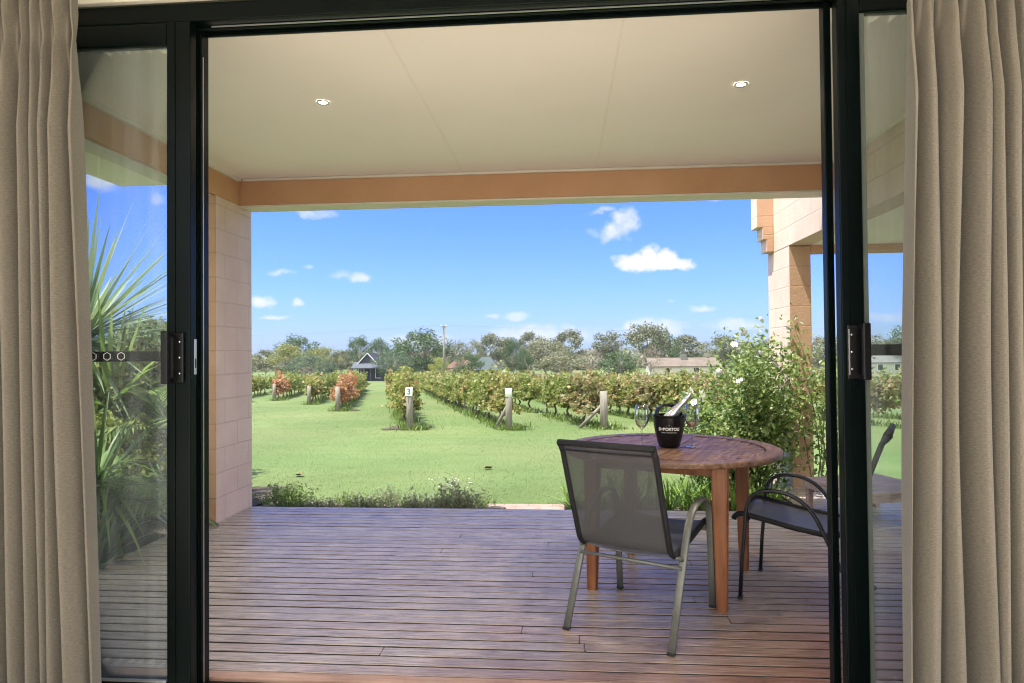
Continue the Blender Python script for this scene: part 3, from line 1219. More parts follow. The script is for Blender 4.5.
def make_chair(name, label, loc, rz, frame_mat, dr, flat):
    """sling chair, front towards +y, origin between the rear feet"""
    t = empty(name, loc, rz, label, 'chair', 'sling chairs at the round table')
    w = .252
    for sx in (-1, 1):
        x = sx * w
        # one arch: rear foot - arm - front foot
        pts = [Vector((x, 0, .004)), Vector((x, dr * .28, .35))]
        pts += arc((x, dr * .34, .43), (x, dr * .45, .575), (x, dr * .70, .578), 8)
        pts += arc((x, dr * .74, .577), (x, dr * .95, .57), (x, dr * .945, .42), 8)
        pts += [Vector((x, dr * .98, .2)), Vector((x, dr, .004))]
        mb = MB()
        mb.tube(pts, .012, 12, 0, flat=(.018, .034) if flat else (.019, .022), up=(1, 0, 0))
        side = mb.build('side_frame', frame_mat, t)
        for yy in (0, dr):
            mb = MB()
            mb.box(x - .017, x + .017, yy - .012, yy + .012, .0, .014, 0, .003)
            mb.build('foot_cap', 'rubber', side)
    # back / seat rails
    wi = .222
    prof = [Vector((0, -.100, .885)), Vector((0, -.072, .845)), Vector((0, -.02, .70)), Vector((0, .055, .5))]
    prof += arc((0, .075, .445), (0, .10, .375), (0, .165, .378), 6)
    prof += [Vector((0, .32, .395)), Vector((0, dr * .9, .43))]
    prof += arc((0, dr * .96, .437), (0, dr * 1.05, .44), (0, dr * 1.06, .405), 5)
    for sx in (-1, 1):
        mb = MB()
        mb.tube([p + Vector((sx * wi, 0, 0)) for p in prof], .0135, 10)
        mb.build('sling_rail', 'sling_edge', t)
    mb = MB()
    mb.tube([(-wi - .008, -.103, .888), (wi + .008, -.103, .888)], .015, 10)
    mb.build('top_bar', 'sling_edge', t)
    mb = MB()
    mb.tube([(-w, dr * .245, .325), (w, dr * .245, .325)], .009, 8)
    mb.tube([(-w, dr * .955, .40), (w, dr * .955, .40)], .009, 8)
    for sx in (-1, 1):
        mb.tube([(sx * w, dr * .955, .40), (sx * wi, dr * .955, .425)], .009, 6)
        mb.tube([(sx * w, dr * .27, .36), (sx * (wi - .0), .135, .375)], .009, 6)
    mb.build('cross_bar', frame_mat, t)
    # sling: back and seat
    nb = prof[:4] + prof[4:8]
    P = []
    for i in range(13):
        s_ = -1 + 2 * i / 12
        P.append([Vector((s_ * wi, p.y - (1 - s_ * s_) * .014, p.z)) for p in nb])
    mb = MB()
    mb.grid(P)
    sb = mb.build('sling_back', 'sling_mesh', t)
    setuv(sb, P)
    mb = MB()
    mb.tube([(-wi, -.094, .855), (0, -.108, .855), (wi, -.094, .855)], .004, 6)
    mb.build('hem', 'sling_edge', sb)
    P = []
    for i in range(13):
        s_ = -1 + 2 * i / 12
        P.append([Vector((s_ * wi, p.y, p.z - (1 - s_ * s_) * .016)) for p in prof[8:]])
    mb = MB()
    mb.grid(P)
    ss = mb.build('sling_seat', 'sling_seat', t)
    so = ss.modifiers.new('thickness', 'SOLIDIFY')
    so.thickness = .006
    return t


def setuv(o, P):
    me = o.data
    nv = len(P[0])
    l = me.uv_layers[0]
    acc = [0]
    for a_, b_ in zip(P[0], P[0][1:]):
        acc.append(acc[-1] + (b_ - a_).length)
    for lp in me.loops:
        i, j = divmod(lp.vertex_index, nv)
        l.data[lp.index].uv = (i / 12 * .44, acc[j])


# chair seen from behind
f1 = Vector((.477, .879))
make_chair('sling_chair', 'dark mesh sling chair seen from behind with its back to the house', (.2255, 2.968, 0), math.atan2(-f1.x, f1.y), 'tube_taupe', .62, True)
f2 = Vector((-.885, .465))
fm = Vector((1.03, 3.744))
o2 = fm - f2 * .585
make_chair('sling_chair', 'black framed sling chair with curved arms seen from the side, half behind the door stile', (o2.x, o2.y, 0), math.atan2(-f2.x, f2.y), 'tube_black', .585, False)

# ------------------------------------------------------------------ ice bucket, bottle, glasses
BK = (.594, 3.76, ZT)
BS = .9
t = empty('ice_bucket', BK, 0, 'black tapered ice bucket with arched handle and white lettering on the table', 'ice bucket')
BH, RB, RTp = .178, .055, .089


def rad(z):
    tt = z / BH
    return RB + (RTp - RB) * (1 - (1 - tt) ** 1.6)


prof = [(0, .001), (RB - .008, .001), (RB - .002, .004)] + [(rad(z), z) for z in np.linspace(.008, BH, 16)]
prof += [(RTp + .003, BH + .003), (RTp, BH + .006), (RTp - .006, BH + .004)] + [(rad(z) - .006, z) for z in np.linspace(BH - .004, .02, 8)] + [(0, .018)]
mb = MB()
mb.lathe(prof, 48)
mb.build('bucket_shell', 'bucket_black', t)
mb = MB()
pts = []
for k in range(17):
    a_ = PI * k / 16
    pts.append((-.083 * math.cos(a_) * .98, .02 * math.sin(a_), BH - .004 + .062 * math.sin(a_) ** .8))
mb.tube(pts, .01, 12, 0, flat=(.03, .014))
hd = mb.build('handle', 'bucket_black', t)
hd.rotation_euler = (0, 0, R(28))


def bent_text(txt, size, zc, mat, parent, name, stretch=1.0, bold=0.0, yaw0=0.0):
    cu = bpy.data.curves.new('lettering', 'FONT')
    cu.body = txt
    cu.size = size
    cu.align_x = 'CENTER'
    cu.align_y = 'CENTER'
    cu.extrude = .0004
    cu.offset = bold
    cu.space_character = stretch
    to = bpy.data.objects.new('lettering_tmp', cu)
    C.objects.link(to)
    dg = bpy.context.evaluated_depsgraph_get()
    me = bpy.data.meshes.new_from_object(to.evaluated_get(dg))
    bpy.data.objects.remove(to)
    bpy.data.curves.remove(cu)
    for v in me.vertices:
        z = zc + v.co.y
        rr = rad(min(BH, max(0, z))) + .0009 + v.co.z
        an = v.co.x / rr - PI / 2 + yaw0
        v.co = (rr * math.cos(an), rr * math.sin(an), z)
    me.materials.clear()
    me.materials.append(MATS[mat])
    o = bpy.data.objects.new(name, me)
    C.objects.link(o)
    o.parent = parent
    return o


y0 = math.atan2(BK[0], BK[1]) * -1 + .0
ya = math.atan2(-BK[0], BK[1])
bent_text('DeBORTOLI', .0225, .108, 'white_print', t, 'lettering', 1.0, .0010, ya)
bent_text('FAMILY WINEMAKERS', .0085, .089, 'grey_print', t, 'lettering', 1.05, .0002, ya)
bent_text('- * -', .015, .127, 'grey_print', t, 'lettering', 1.3, .0002, ya)

# bottle leaning in the bucket
bt = empty('wine_bottle', (BK[0] - .054, BK[1] + .0, ZT + .100), 0, 'wine bottle with silver foil neck leaning out of the ice bucket', 'bottle')
bt.rotation_euler = (0, R(41), R(-8))
bt.scale = (.86, .86, .86)
mb = MB()
mb.lathe([(0, 0), (.034, 0), (.037, .004), (.037, .13), (.034, .155), (.026, .185), (.018, .215), (.0155, .235)], 28)
b_ = mb.build('bottle_body', 'foil', bt)
mb = MB()
mb.lathe([(.0345, .158), (.0275, .186), (.0195, .215), (.0165, .236), (.0155, .270), (.0165, .272), (.0165, .284), (.0145, .290), (.0145, .305), (.0125, .309), (0, .309)], 28)
mb.build('foil_neck', 'foil', bt)
mb = MB()
mb.lathe([(.0375, .03), (.0375, .125)], 28)
mb.build('label_band', 'label_paper', bt)


def wineglass(loc, label, fill):
    t = empty('wine_glass', loc, 0, label, 'wine glass', 'wine glasses on the round table')
    t.scale = (1.0, 1.0, 1.12)
    k = 1.0
    out = [(0, .0), (.034, .0), (.0345, .0015), (.012, .005), (.0045, .012), (.0038, .03), (.0036, .08), (.006, .092), (.016, .099), (.031, .115), (.0405, .14), (.0415, .16), (.0385, .185), (.033, .215)]
    inn = [(.0322, .2148), (.0375, .185), (.0404, .16), (.0394, .14), (.030, .1165), (.015, .102), (0, .100)]
    mb = MB()
    mb.lathe(out + inn, 32)
    mb.build('glass_bowl', 'wine_glass_clear', t)
    if fill:
        mb = MB()
        mb.lathe([(0, .101), (.0148, .1026), (.0296, .117), (.0335, .124), (0, .124)], 28)
        mb.build('wine', 'wine_liquid', t)
    return t


ma, nt, b = nodes('wine_liquid')
b.inputs['Base Color'].default_value = (.75, .45, .25, 1)
b.inputs['Roughness'].default_value = .08
b.inputs['Alpha'].default_value = .55
wineglass((.722, 3.757, ZT + .0005), 'stemmed wine glass with a little rose wine, on the rose bush side of the bucket', True)
wineglass((.440, 3.74, ZT + .0005), 'empty stemmed wine glass standing just behind the chair back', False)

# ------------------------------------------------------------------ low timber table behind
bx = math.atan2(.28, .95)
t = empty('low_table', (2.10, 4.84, 0), bx, 'low timber slat table standing behind the side-on chair', 'low table')
mb = MB()
lw, ld, bz = .70, .665, .265
yy = 0
while yy < ld - .05:
    mb.box(0, lw, yy, yy + .085, bz - .022, bz, 0, .003)
    yy += .0955
mb.build('slat_top', 'bench_wood', t)
mb = MB()
mb.box(.002, lw - .002, .004, .026, bz - .075, bz - .0235, 0, .002)
mb.box(.002, lw - .002, ld - .03, ld - .008, bz - .075, bz - .0235, 0, .002)
mb.box(.004, .026, .03, ld - .035, bz - .075, bz - .0235, 0, .002)
mb.box(lw - .026, lw - .004, .03, ld - .035, bz - .075, bz - .0235, 0, .002)
mb.build('apron', 'bench_wood', t)
for px, py in ((.04, .045), (lw - .04, .045), (.04, ld - .05), (lw - .04, ld - .05)):
    mb = MB()
    mb.bar((px, py, bz - .03), (px, py, 0), .035, .035, (0, 1, 0), 0, .003)
    mb.build('leg', 'bench_wood', t)

# a few fallen leaves on the deck and lawn
for i, (x, y, z) in ((2, (-1.05, 9.0, gz(9.0) + .01)), (3, (-3.4, 8.2, gz(8.2) + .012))):
    mb = MB()
    s_ = .022 if i < 2 else .05
    mb.grid([[(u * s_ * (1 - abs(v) ** 2 * .8), v * s_ * 1.6, .006 + .5 * s_ * u * u) for v in (-1, -.5, 0, .5, .95)] for u in (-1, 0, 1)])
    o = mb.build('fallen_leaf', 'dry_leaf')
    o.location = (x, y, z)
    o.rotation_euler = (.15, .1, i * 1.3)
    tag(o, ('curled dry leaf on the deck in front of the open doorway', 'curled dry leaf on the deck near the door stile and chair', 'dark dead leaf on the lawn left of the chair back', 'dark dead leaf on the lawn beside the pier')[i], 'leaf', 'fallen leaves')
# ================================================================== PLANTS NEAR


def rose_bush():
    r = np.random.default_rng(41)
    rr = random.Random(42)
    base = Vector((1.72, 6.26, -.18))
    t = empty('rose_bush', base, 0, 'tall rambling rose bush with white flowers against the pier', 'rose bush')
    mb = MB()
    tips = []
    tgt = []
    for k in range(34):
        # canes arch to points in the bush volume
        tx = rr.uniform(-.70, .42)
        hmax = 1.78 - .95 * max(0, -tx / .75) ** .9 - .25 * max(0, tx / .6)
        tz = rr.uniform(.45, 1.0) * hmax
        ty = rr.uniform(-.38, .35)
        tgt.append((tx, ty, tz))
    for p in tgt:
        b0 = Vector((rr.uniform(-.10, .10), rr.uniform(-.08, .08), 0))
        e = Vector(p)
        mid = b0.lerp(e, .5) + Vector((rr.uniform(-.1, .1), rr.uniform(-.1, .1), .22 * e.z))
        pts = arc(b0, mid, e, 7)
        mb.tube(pts, [.011 * (1 - .75 * i / 7) for i in range(8)], 6)
        tips.append(pts)
    mb.build('cane', 'cane_green', t)
    cen, nr = [], []
    for pts in tips:
        for i in range(2, 8):
            p = np.array(pts[i])
            m_ = 46 if i > 2 else 20
            q = p + r.normal(size=(m_, 3)) * np.array([.105, .105, .095])
            cen.append(q)
            d = r.normal(size=(m_, 3)) + np.array([-.2, -.4, .9])
            nr.append(unit(d))
    # fill the flank
    q = np.array([r.uniform(-.74, .36, 4200), r.uniform(-.38, .35, 4200), r.uniform(.25, 1.55, 4200)]).T
    lim = 1.55 - .95 * np.maximum(0, -q[:, 0] / .75) ** .9
    bot = .25 + .35 * np.maximum(0, -q[:, 0] / .7)
    blot = np.sin(q[:, 0] * 9 + 1) * np.sin(q[:, 2] * 8) + np.sin(q[:, 1] * 11 + q[:, 2] * 5)
    q = q[(q[:, 2] < lim) & (q[:, 2] > bot) & (blot > -.5)]
    cen.append(q)
    nr.append(unit(r.normal(size=(len(q), 3)) + np.array([-.2, -.4, .9])))
    cen = np.concatenate(cen)
    nr = np.concatenate(nr)
    V, F = leaves(cen, nr, r.uniform(.034, .068, len(cen)), .62, .12, r)
    link('foliage', npmesh('rose_foliage', V, F, 'rose_leaf'), t)
    # flowers: several at the bush surface
    fl = [(-.12, -.36, 1.62), (.10, -.34, 1.55), (.02, -.38, 1.44), (-.34, -.36, 1.28), (-.62, -.35, 1.12), (-.55, -.37, 1.02), (-.80, -.34, .78), (-.70, -.36, .70),
          (-.38, -.38, .44), (-.42, -.30, 1.42), (.16, -.30, 1.34), (-.18, -.4, 1.2), (.26, -.28, 1.66), (.05, -.30, 1.74), (-.22, -.34, 1.52)]
    for (x, y, z) in fl:
        mb = MB()
        for ringk, (rad_, tilt, n) in enumerate(((.038, .35, 6), (.028, .75, 5), (.016, 1.1, 5))):
            for k in range(n):
                a_ = 2 * PI * k / n + ringk * .5
                mt = Matrix.Rotation(a_, 4, 'Z') @ Matrix.Rotation(-tilt, 4, 'Y')
                g_ = []
                for u in (0, .5, 1):
                    row = []
                    for v in (-1, 0, 1):
                        row.append(mt @ Vector((u * rad_, v * rad_ * .55 * math.sin(PI * (.15 + .7 * u)), .25 * rad_ * abs(v) * u)))
                    g_.append(row)
                mb.grid(g_)
        o = mb.build('flower', 'petal_white', t)
        o.location = (x + rr.uniform(-.02, .02), y, z)
        o.rotation_euler = (rr.uniform(.5, 1.2), rr.uniform(-.4, .4), rr.uniform(0, 6))
    return t


rose_bush()

# climbing stems at the outer side of the pier
r_ = np.random.default_rng(77)
rr = random.Random(77)
t = empty('climbing_rose', (2.30, 6.30, -.15), 0, 'thin leafy climber growing up the outer side of the pier', 'climber')
mb = MB()
cen = []
for k in range(9):
    e = Vector((rr.uniform(-.22, .48), rr.uniform(-.25, .05), rr.uniform(.9, 1.75)))
    b0 = Vector((rr.uniform(-.05, .2), -.1, 0))
    pts = arc(b0, b0.lerp(e, .55) + Vector((rr.uniform(-.12, .12), -.1, .2)), e, 8)
    mb.tube(pts, [.007 * (1 - .6 * i / 8) for i in range(9)], 5)
    for i in range(2, 9):
        cen.append(np.array(pts[i]) + r_.normal(size=(16, 3)) * .065)
mb.build('cane', 'cane_green', t)
cen = np.concatenate(cen)
V, F = leaves(cen, unit(r_.normal(size=cen.shape) + np.array([-.2, -.5, .7])), r_.uniform(.03, .06, len(cen)), .62, .12, r_)
link('foliage', npmesh('climber_foliage', V, F, 'rose_leaf'), t)


def strap_mesh(seed, n, ln, wd, dr, mat, up=.9, seg=5):
    r = np.random.default_rng(seed)
    az = r.uniform(0, 2 * PI, n)
    base = np.stack([r.normal(0, .035, n), r.normal(0, .035, n), np.zeros(n)], 1)
    el = r.uniform(up - .35, min(1.5, up + .45), n)
    d = np.stack([np.cos(az) * np.cos(el), np.sin(az) * np.cos(el), np.sin(el)], 1)
    V, F = blades(base, d, r.uniform(ln * .65, ln, n), r.uniform(wd * .7, wd, n), r.uniform(dr * .5, dr * 1.4, n), seg, r)
    return npmesh('strap_clump', V, F, mat)


sm = [strap_mesh(s_, 34, .56, .026, .42, 'strap_leaf', 1.05) for s_ in (1, 2, 3)]
rr = random.Random(9)
for i in range(20):
    x = .08 + i % 10 * .20 + rr.uniform(-.06, .06)
    y = 5.90 + (i // 10) * .36 + rr.uniform(-.06, .06)
    o = link('strap_plant', sm[i % 3])
    o.location = (x, y, -.12)
    o.rotation_euler = (0, 0, rr.uniform(0, 6))
    o.scale = (1, 1, rr.uniform(.8, 1.05)) if x > .45 else (.8, .8, .52)
    tag(o, 'bright green strap leaved clump in the bed behind the round table', 'plant', 'strap leaved clumps behind the table')


def bed_plant(seed, w, h, mat, ls, n):
    r = np.random.default_rng(seed)
    nst = n // 9
    az = r.uniform(0, 2 * PI, nst)
    tilt = np.abs(r.normal(0, .55, nst))
    ln = h * r.uniform(.6, 1.05, nst)
    base = r.normal(0, w * .22, (nst, 3)) * np.array([1, .7, 0])
    d = np.stack([np.cos(az) * np.sin(tilt), np.sin(az) * np.sin(tilt), np.cos(tilt)], 1)
    tt = r.uniform(.12, 1, (nst, 9, 1))
    cen = (base[:, None] + d[:, None] * ln[:, None, None] * tt).reshape(-1, 3) + r.normal(0, .01, (nst * 9, 3))
    nr = unit(np.repeat(np.cross(d, r.normal(size=(nst, 3))), 9, 0) + r.normal(0, .4, (nst * 9, 3)))
    V, F = leaves(cen, nr, r.uniform(ls * .7, ls * 1.3, len(cen)), .32, .1, r)
    V2, F2 = blades(base, d, ln, .006, .05, 3, r)
    return npmesh('bed_plant', np.concatenate([V, V2]), np.concatenate([F, F2 + len(V)]), mat)


kinds = {'lav': [bed_plant(s_, .34, .24, 'lavender_leaf', .034, 620) for s_ in (11, 12)],
         'grn': [bed_plant(s_, .30, .20, 'bed_green', .034, 520) for s_ in (13, 14)],
         'big': [bed_plant(15, .40, .32, 'bed_green', .05, 900)]}
rr = random.Random(13)
lab = {'lav': 'low silvery grey-green bush in the bed at the deck edge', 'grn': 'low fresh green bush in the bed at the deck edge', 'big': 'tallest loose green bush in the bed, against the foot of the pier'}
seq = ['big', 'grn', 'lav', 'lav', 'grn', 'lav', 'lav', 'lav', 'grn', 'lav', 'lav', 'lav', 'lav', 'grn']
for i, k in enumerate(seq):
    x = -2.58 + i * .138
    o = link('bed_shrub', kinds[k][i % len(kinds[k])])
    o.location = (x + rr.uniform(-.03, .03), 5.80 + rr.uniform(0, .26) + .05 * (i % 2), -.145)
    s_ = rr.uniform(.85, 1.15) * (1.18 if i in (9, 10, 11) else 1)
    o.scale = (s_, s_, s_ * rr.uniform(.5, .75))
    o.rotation_euler = (0, 0, rr.uniform(0, 6))
    tag(o, lab[k], 'shrub', 'low shrubs along the deck edge')
# little white flower heads on the silvery bush near the path
t = empty('flowering_shrub', (-1.02, 5.86, -.14), 0, 'silvery bush with tiny white flowers at the path end of the bed', 'shrub', 'low shrubs along the deck edge')
o = link('foliage', kinds['lav'][0], t)
o.scale = (1.5, 1.2, 1.25)
r_ = np.random.default_rng(5)
mb = MB()
for k in range(46):
    a_, q = rr.uniform(0, 6.28), rr.uniform(.02, .26)
    p = Vector((q * math.cos(a_), q * math.sin(a_), rr.uniform(.25, .36) - q * .35))
    mb.lathe([(0, -.006), (.007, -.002), (.007, .003), (0, .006)], 6, p)
mb.build('flower_heads', 'petal_white', t)['kind'] = 'stuff'


# yucca and its neighbours outside the left pane
def yucca(loc, hz, n, ln, wd, seed, label, trunk_r=.06, lo=-.5, mat='yucca_leaf', dr=.12):
    r = np.random.default_rng(seed)
    t = empty('yucca', loc, 0, label, 'yucca')
    mb = MB()
    tree_trunk(mb, hz, trunk_r, (0.04, 0.02), 5, random.Random(seed))
    mb.build('trunk', 'bark_grey', t)
    az = r.uniform(0, 2 * PI, n)
    el = np.arcsin(r.uniform(math.sin(lo), .99, n))
    d = np.stack([np.cos(az) * np.cos(el), np.sin(az) * np.cos(el), np.sin(el)], 1)
    base = np.array([[.04, .02, hz]]) + d * .05 + np.array([0, 0, .05]) * r.uniform(-1, 1, (n, 1))
    V, F = blades(base, d, r.uniform(ln * .75, ln, n), r.uniform(wd * .8, wd, n), dr * (1.1 - d[:, 2]) * r.uniform(.5, 1.5, n), 6, r)
    link('leaves', npmesh('yucca_leaves', V, F, mat), t)
    return t


yucca((-4.72, 6.0, -.15), 1.62, 230, 1.45, .055, 51, 'tall grey-green yucca with spiky leaves outside the glass door')
yucca((-4.15, 5.6, -.15), .95, 130, 1.15, .05, 52, 'shorter yucca with drooping leaves behind the tall one', lo=-.8, mat='frond_leaf', dr=.5)


def frondplant(loc, n, ln, seed, label, mat='frond_leaf', hz=.35):
    r = np.random.default_rng(seed)
    rr = random.Random(seed)
    t = empty('palm', loc, 0, label, 'palm')
    mb = MB()
    tree_trunk(mb, hz, .08, (0, 0), 4, rr)
    Vs, Fs = [], []
    o0 = 0
    for k in range(n):
        a_ = 2 * PI * k / n + rr.uniform(-.2, .2)
        e = rr.uniform(.25, 1.25)
        d = Vector((math.cos(a_) * math.cos(e), math.sin(a_) * math.cos(e), math.sin(e)))
        l_ = ln * rr.uniform(.75, 1)
        pts = [Vector((0, 0, hz)) + d * l_ * (i / 9) - Vector((0, 0, 1)) * .55 * l_ * (i / 9) ** 2 for i in range(10)]
        mb.tube(pts, [.009 * (1 - .8 * i / 9) for i in range(10)], 5)
        base, dd, ll = [], [], []
        for i in range(20):
            u = .18 + .8 * i / 19
            j = min(8, int(u * 9))
            p = pts[j].lerp(pts[j + 1], u * 9 - j)
            tg = (pts[j + 1] - pts[j]).normalized()
            sd = tg.cross(Vector((0, 0, 1))).normalized()
            for sg in (-1, 1):
                base.append(p)
                dd.append((sd * sg * .75 + tg * .6 + Vector((0, 0, .12))).normalized())
                ll.append(.30 * math.sin(PI * min(.97, u * .85 + .12)) + .04)
        V, F = blades(np.array(base), np.array(dd), np.array(ll), .024, .22, 3, r)
        Vs.append(V)
        Fs.append(F + o0)
        o0 += len(V)
    mb.build('trunk', 'cane_green', t)
    link('fronds', npmesh('palm_fronds', np.concatenate(Vs), np.concatenate(Fs), mat), t)
    return t


frondplant((-3.35, 4.35, -.15), 19, 1.0, 61, 'low green palm with arching fronds beside the deck edge', hz=.30)
yucca((-3.25, 4.25, -.15), .55, 110, .85, .036, 62, 'low cordyline with long hanging strap leaves nearest to the glass door', trunk_r=.045, lo=-.3, mat='frond_leaf', dr=.75)
frondplant((-3.5, 5.6, -.15), 14, 1.2, 63, 'feathery palm growing behind the two yuccas', hz=.7)
for i, (x, y, la) in enumerate(((-3.0, 4.95, 'tall green strap leaved clump at the deck edge beside the pier'), (-2.98, 3.9, 'green strap leaved clump at the foot of the tall yucca'))):
    o = link('strap_plant', strap_mesh(80 + i, 46, .85, .05, .35, 'yucca_leaf', 1.15, 6))
    o.location = (x, y, -.14)
    tag(o, la, 'plant')

# ================================================================== TREES


def tree_meshes(kind, seed):
    """unit tree: height 1, crown width ~ .8; returns (trunk MB mesh data, crown mesh data)"""
    r = np.random.default_rng(seed)
    rr = random.Random(seed)
    P_ = dict(
        gum=dict(mat='gum_leaf', bark='bark_pale', ncl=26, z0=.30, rx=.40, spread=1.0, cr=.105, nl=150, ls=.030, shell=.8),
        olive=dict(mat='olive_leaf', bark='bark_grey', ncl=34, z0=.12, rx=.46, spread=.95, cr=.12, nl=140, ls=.028, shell=.75),
        dark=dict(mat='dark_leaf', bark='bark_grey', ncl=36, z0=.10, rx=.46, spread=.9, cr=.12, nl=150, ls=.028, shell=.8),
        blue=dict(mat='blue_leaf', bark='bark_grey', ncl=40, z0=.05, rx=.52, spread=.85, cr=.13, nl=130, ls=.028, shell=.8),
        lime=dict(mat='lime_leaf', bark='bark_grey', ncl=30, z0=.08, rx=.46, spread=.9, cr=.12, nl=140, ls=.030, shell=.75),
        yol=dict(mat='yellow_olive_leaf', bark='bark_grey', ncl=34, z0=.10, rx=.52, spread=.95, cr=.12, nl=140, ls=.028, shell=.75),
        bare=dict(mat='twig_leaf', bark='bark_grey', ncl=22, z0=.2, rx=.42, spread=1, cr=.12, nl=60, ls=.016, shell=.7))[kind]
    cl = []
    tries = 0
    while len(cl) < P_['ncl'] and tries < 3000:
        tries += 1
        u = r.normal(size=3)
        u /= np.linalg.norm(u)
        rad_ = r.uniform(.45, 1) ** .6 * P_['shell'] + .1
        p = u * rad_
        zc = (1 + P_['z0']) / 2
        hz = (1 - P_['z0']) / 2
        wprof = 1.0 if p[2] < .2 else 1 - .35 * (p[2] - .2)
        q = np.array([p[0] * P_['rx'] * wprof, p[1] * P_['rx'] * wprof, zc + p[2] * hz * .92])
        if all(np.linalg.norm(q - c) > P_['cr'] * .62 for c in cl):
            cl.append(q)
    cen, nr = [], []
    for c in cl:
        n = int(P_['nl'] * r.uniform(.6, 1.3))
        u = unit(r.normal(size=(n, 3)))
        rad_ = P_['cr'] * r.uniform(.75, 1.3) * np.clip(r.normal(.85, .22, (n, 1)), .2, 1.35)
        cen.append(c + u * rad_ * np.array([1.15, 1.15, .8]))
        nr.append(unit(u * .8 + r.normal(size=(n, 3)) * .6 + np.array([0, 0, .25])))
    cen = np.concatenate(cen)
    nr = np.concatenate(nr)
    V, F = leaves(cen, nr, r.uniform(.8, 1.6, len(cen)) * P_['ls'], .75, .1, r)
    crown = npmesh(kind + '_crown', V, F, P_['mat'])
    mb = MB()
    pts = tree_trunk(mb, .62, .022, (rr.uniform(-.05, .05), rr.uniform(-.05, .05)), 6, rr)
    for c in cl[::2]:
        j = rr.randint(2, 5)
        p0 = Vector(pts[j])
        e = Vector(c)
        mb.tube(arc(p0, p0.lerp(e, .5) + Vector((0, 0, -.03)), e, 5), [.011 * (1 - .75 * i / 5) for i in range(6)], 5)
    if kind == 'bare':
        for k in range(60):
            c = Vector(cl[k % len(cl)])
            e = c + Vector((rr.uniform(-.13, .13), rr.uniform(-.13, .13), rr.uniform(0, .2)))
            mb.tube([c, e], [.005, .002], 4)
    o = mb.build('trunk_tmp', P_['bark'], None)
    me = o.data
    bpy.data.objects.remove(o)
    return me, crown


TM = {}
for k, ns in (('gum', 4), ('olive', 3), ('dark', 3), ('blue', 2), ('lime', 1), ('yol', 2), ('bare', 1)):
    TM[k] = [tree_meshes(k, 100 + 17 * i + len(k) * 7 + ord(k[0])) for i in range(ns)]
CS = {}


def px2x(px, Y, z=0):
    # world x at depth Y for a picture column
    d = fv + r2 * ((px - 512) / 653.12)
    return d.x / d.y * Y


def topz(px, py, Y):
    d = fv + r2 * ((px - 512) / 653.12) - u2 * ((py - 341.5) / 653.12)
    return H + d.z / d.y * Y


def tree(px, py, wpx, Y, kind, label, k=0, name='tree', sink=0):
    X = px2x(px, Y)
    g = gz(Y)
    zt = topz(px, py, Y)
    h = (zt - g) * 1.12
    w = wpx * Y / 653.12 * 1.25
    i = (k) % len(TM[kind])
    tm, cm = TM[kind][i]
    t = empty(name, (X, Y, g - .05), random.Random(px * 7 + k).uniform(0, 6.28), label, 'tree', 'trees beyond the vineyard')
    t.scale = (w / .95, w / .95, h)
    link('trunk', tm, t)
    link('crown', cm, t)
    return t


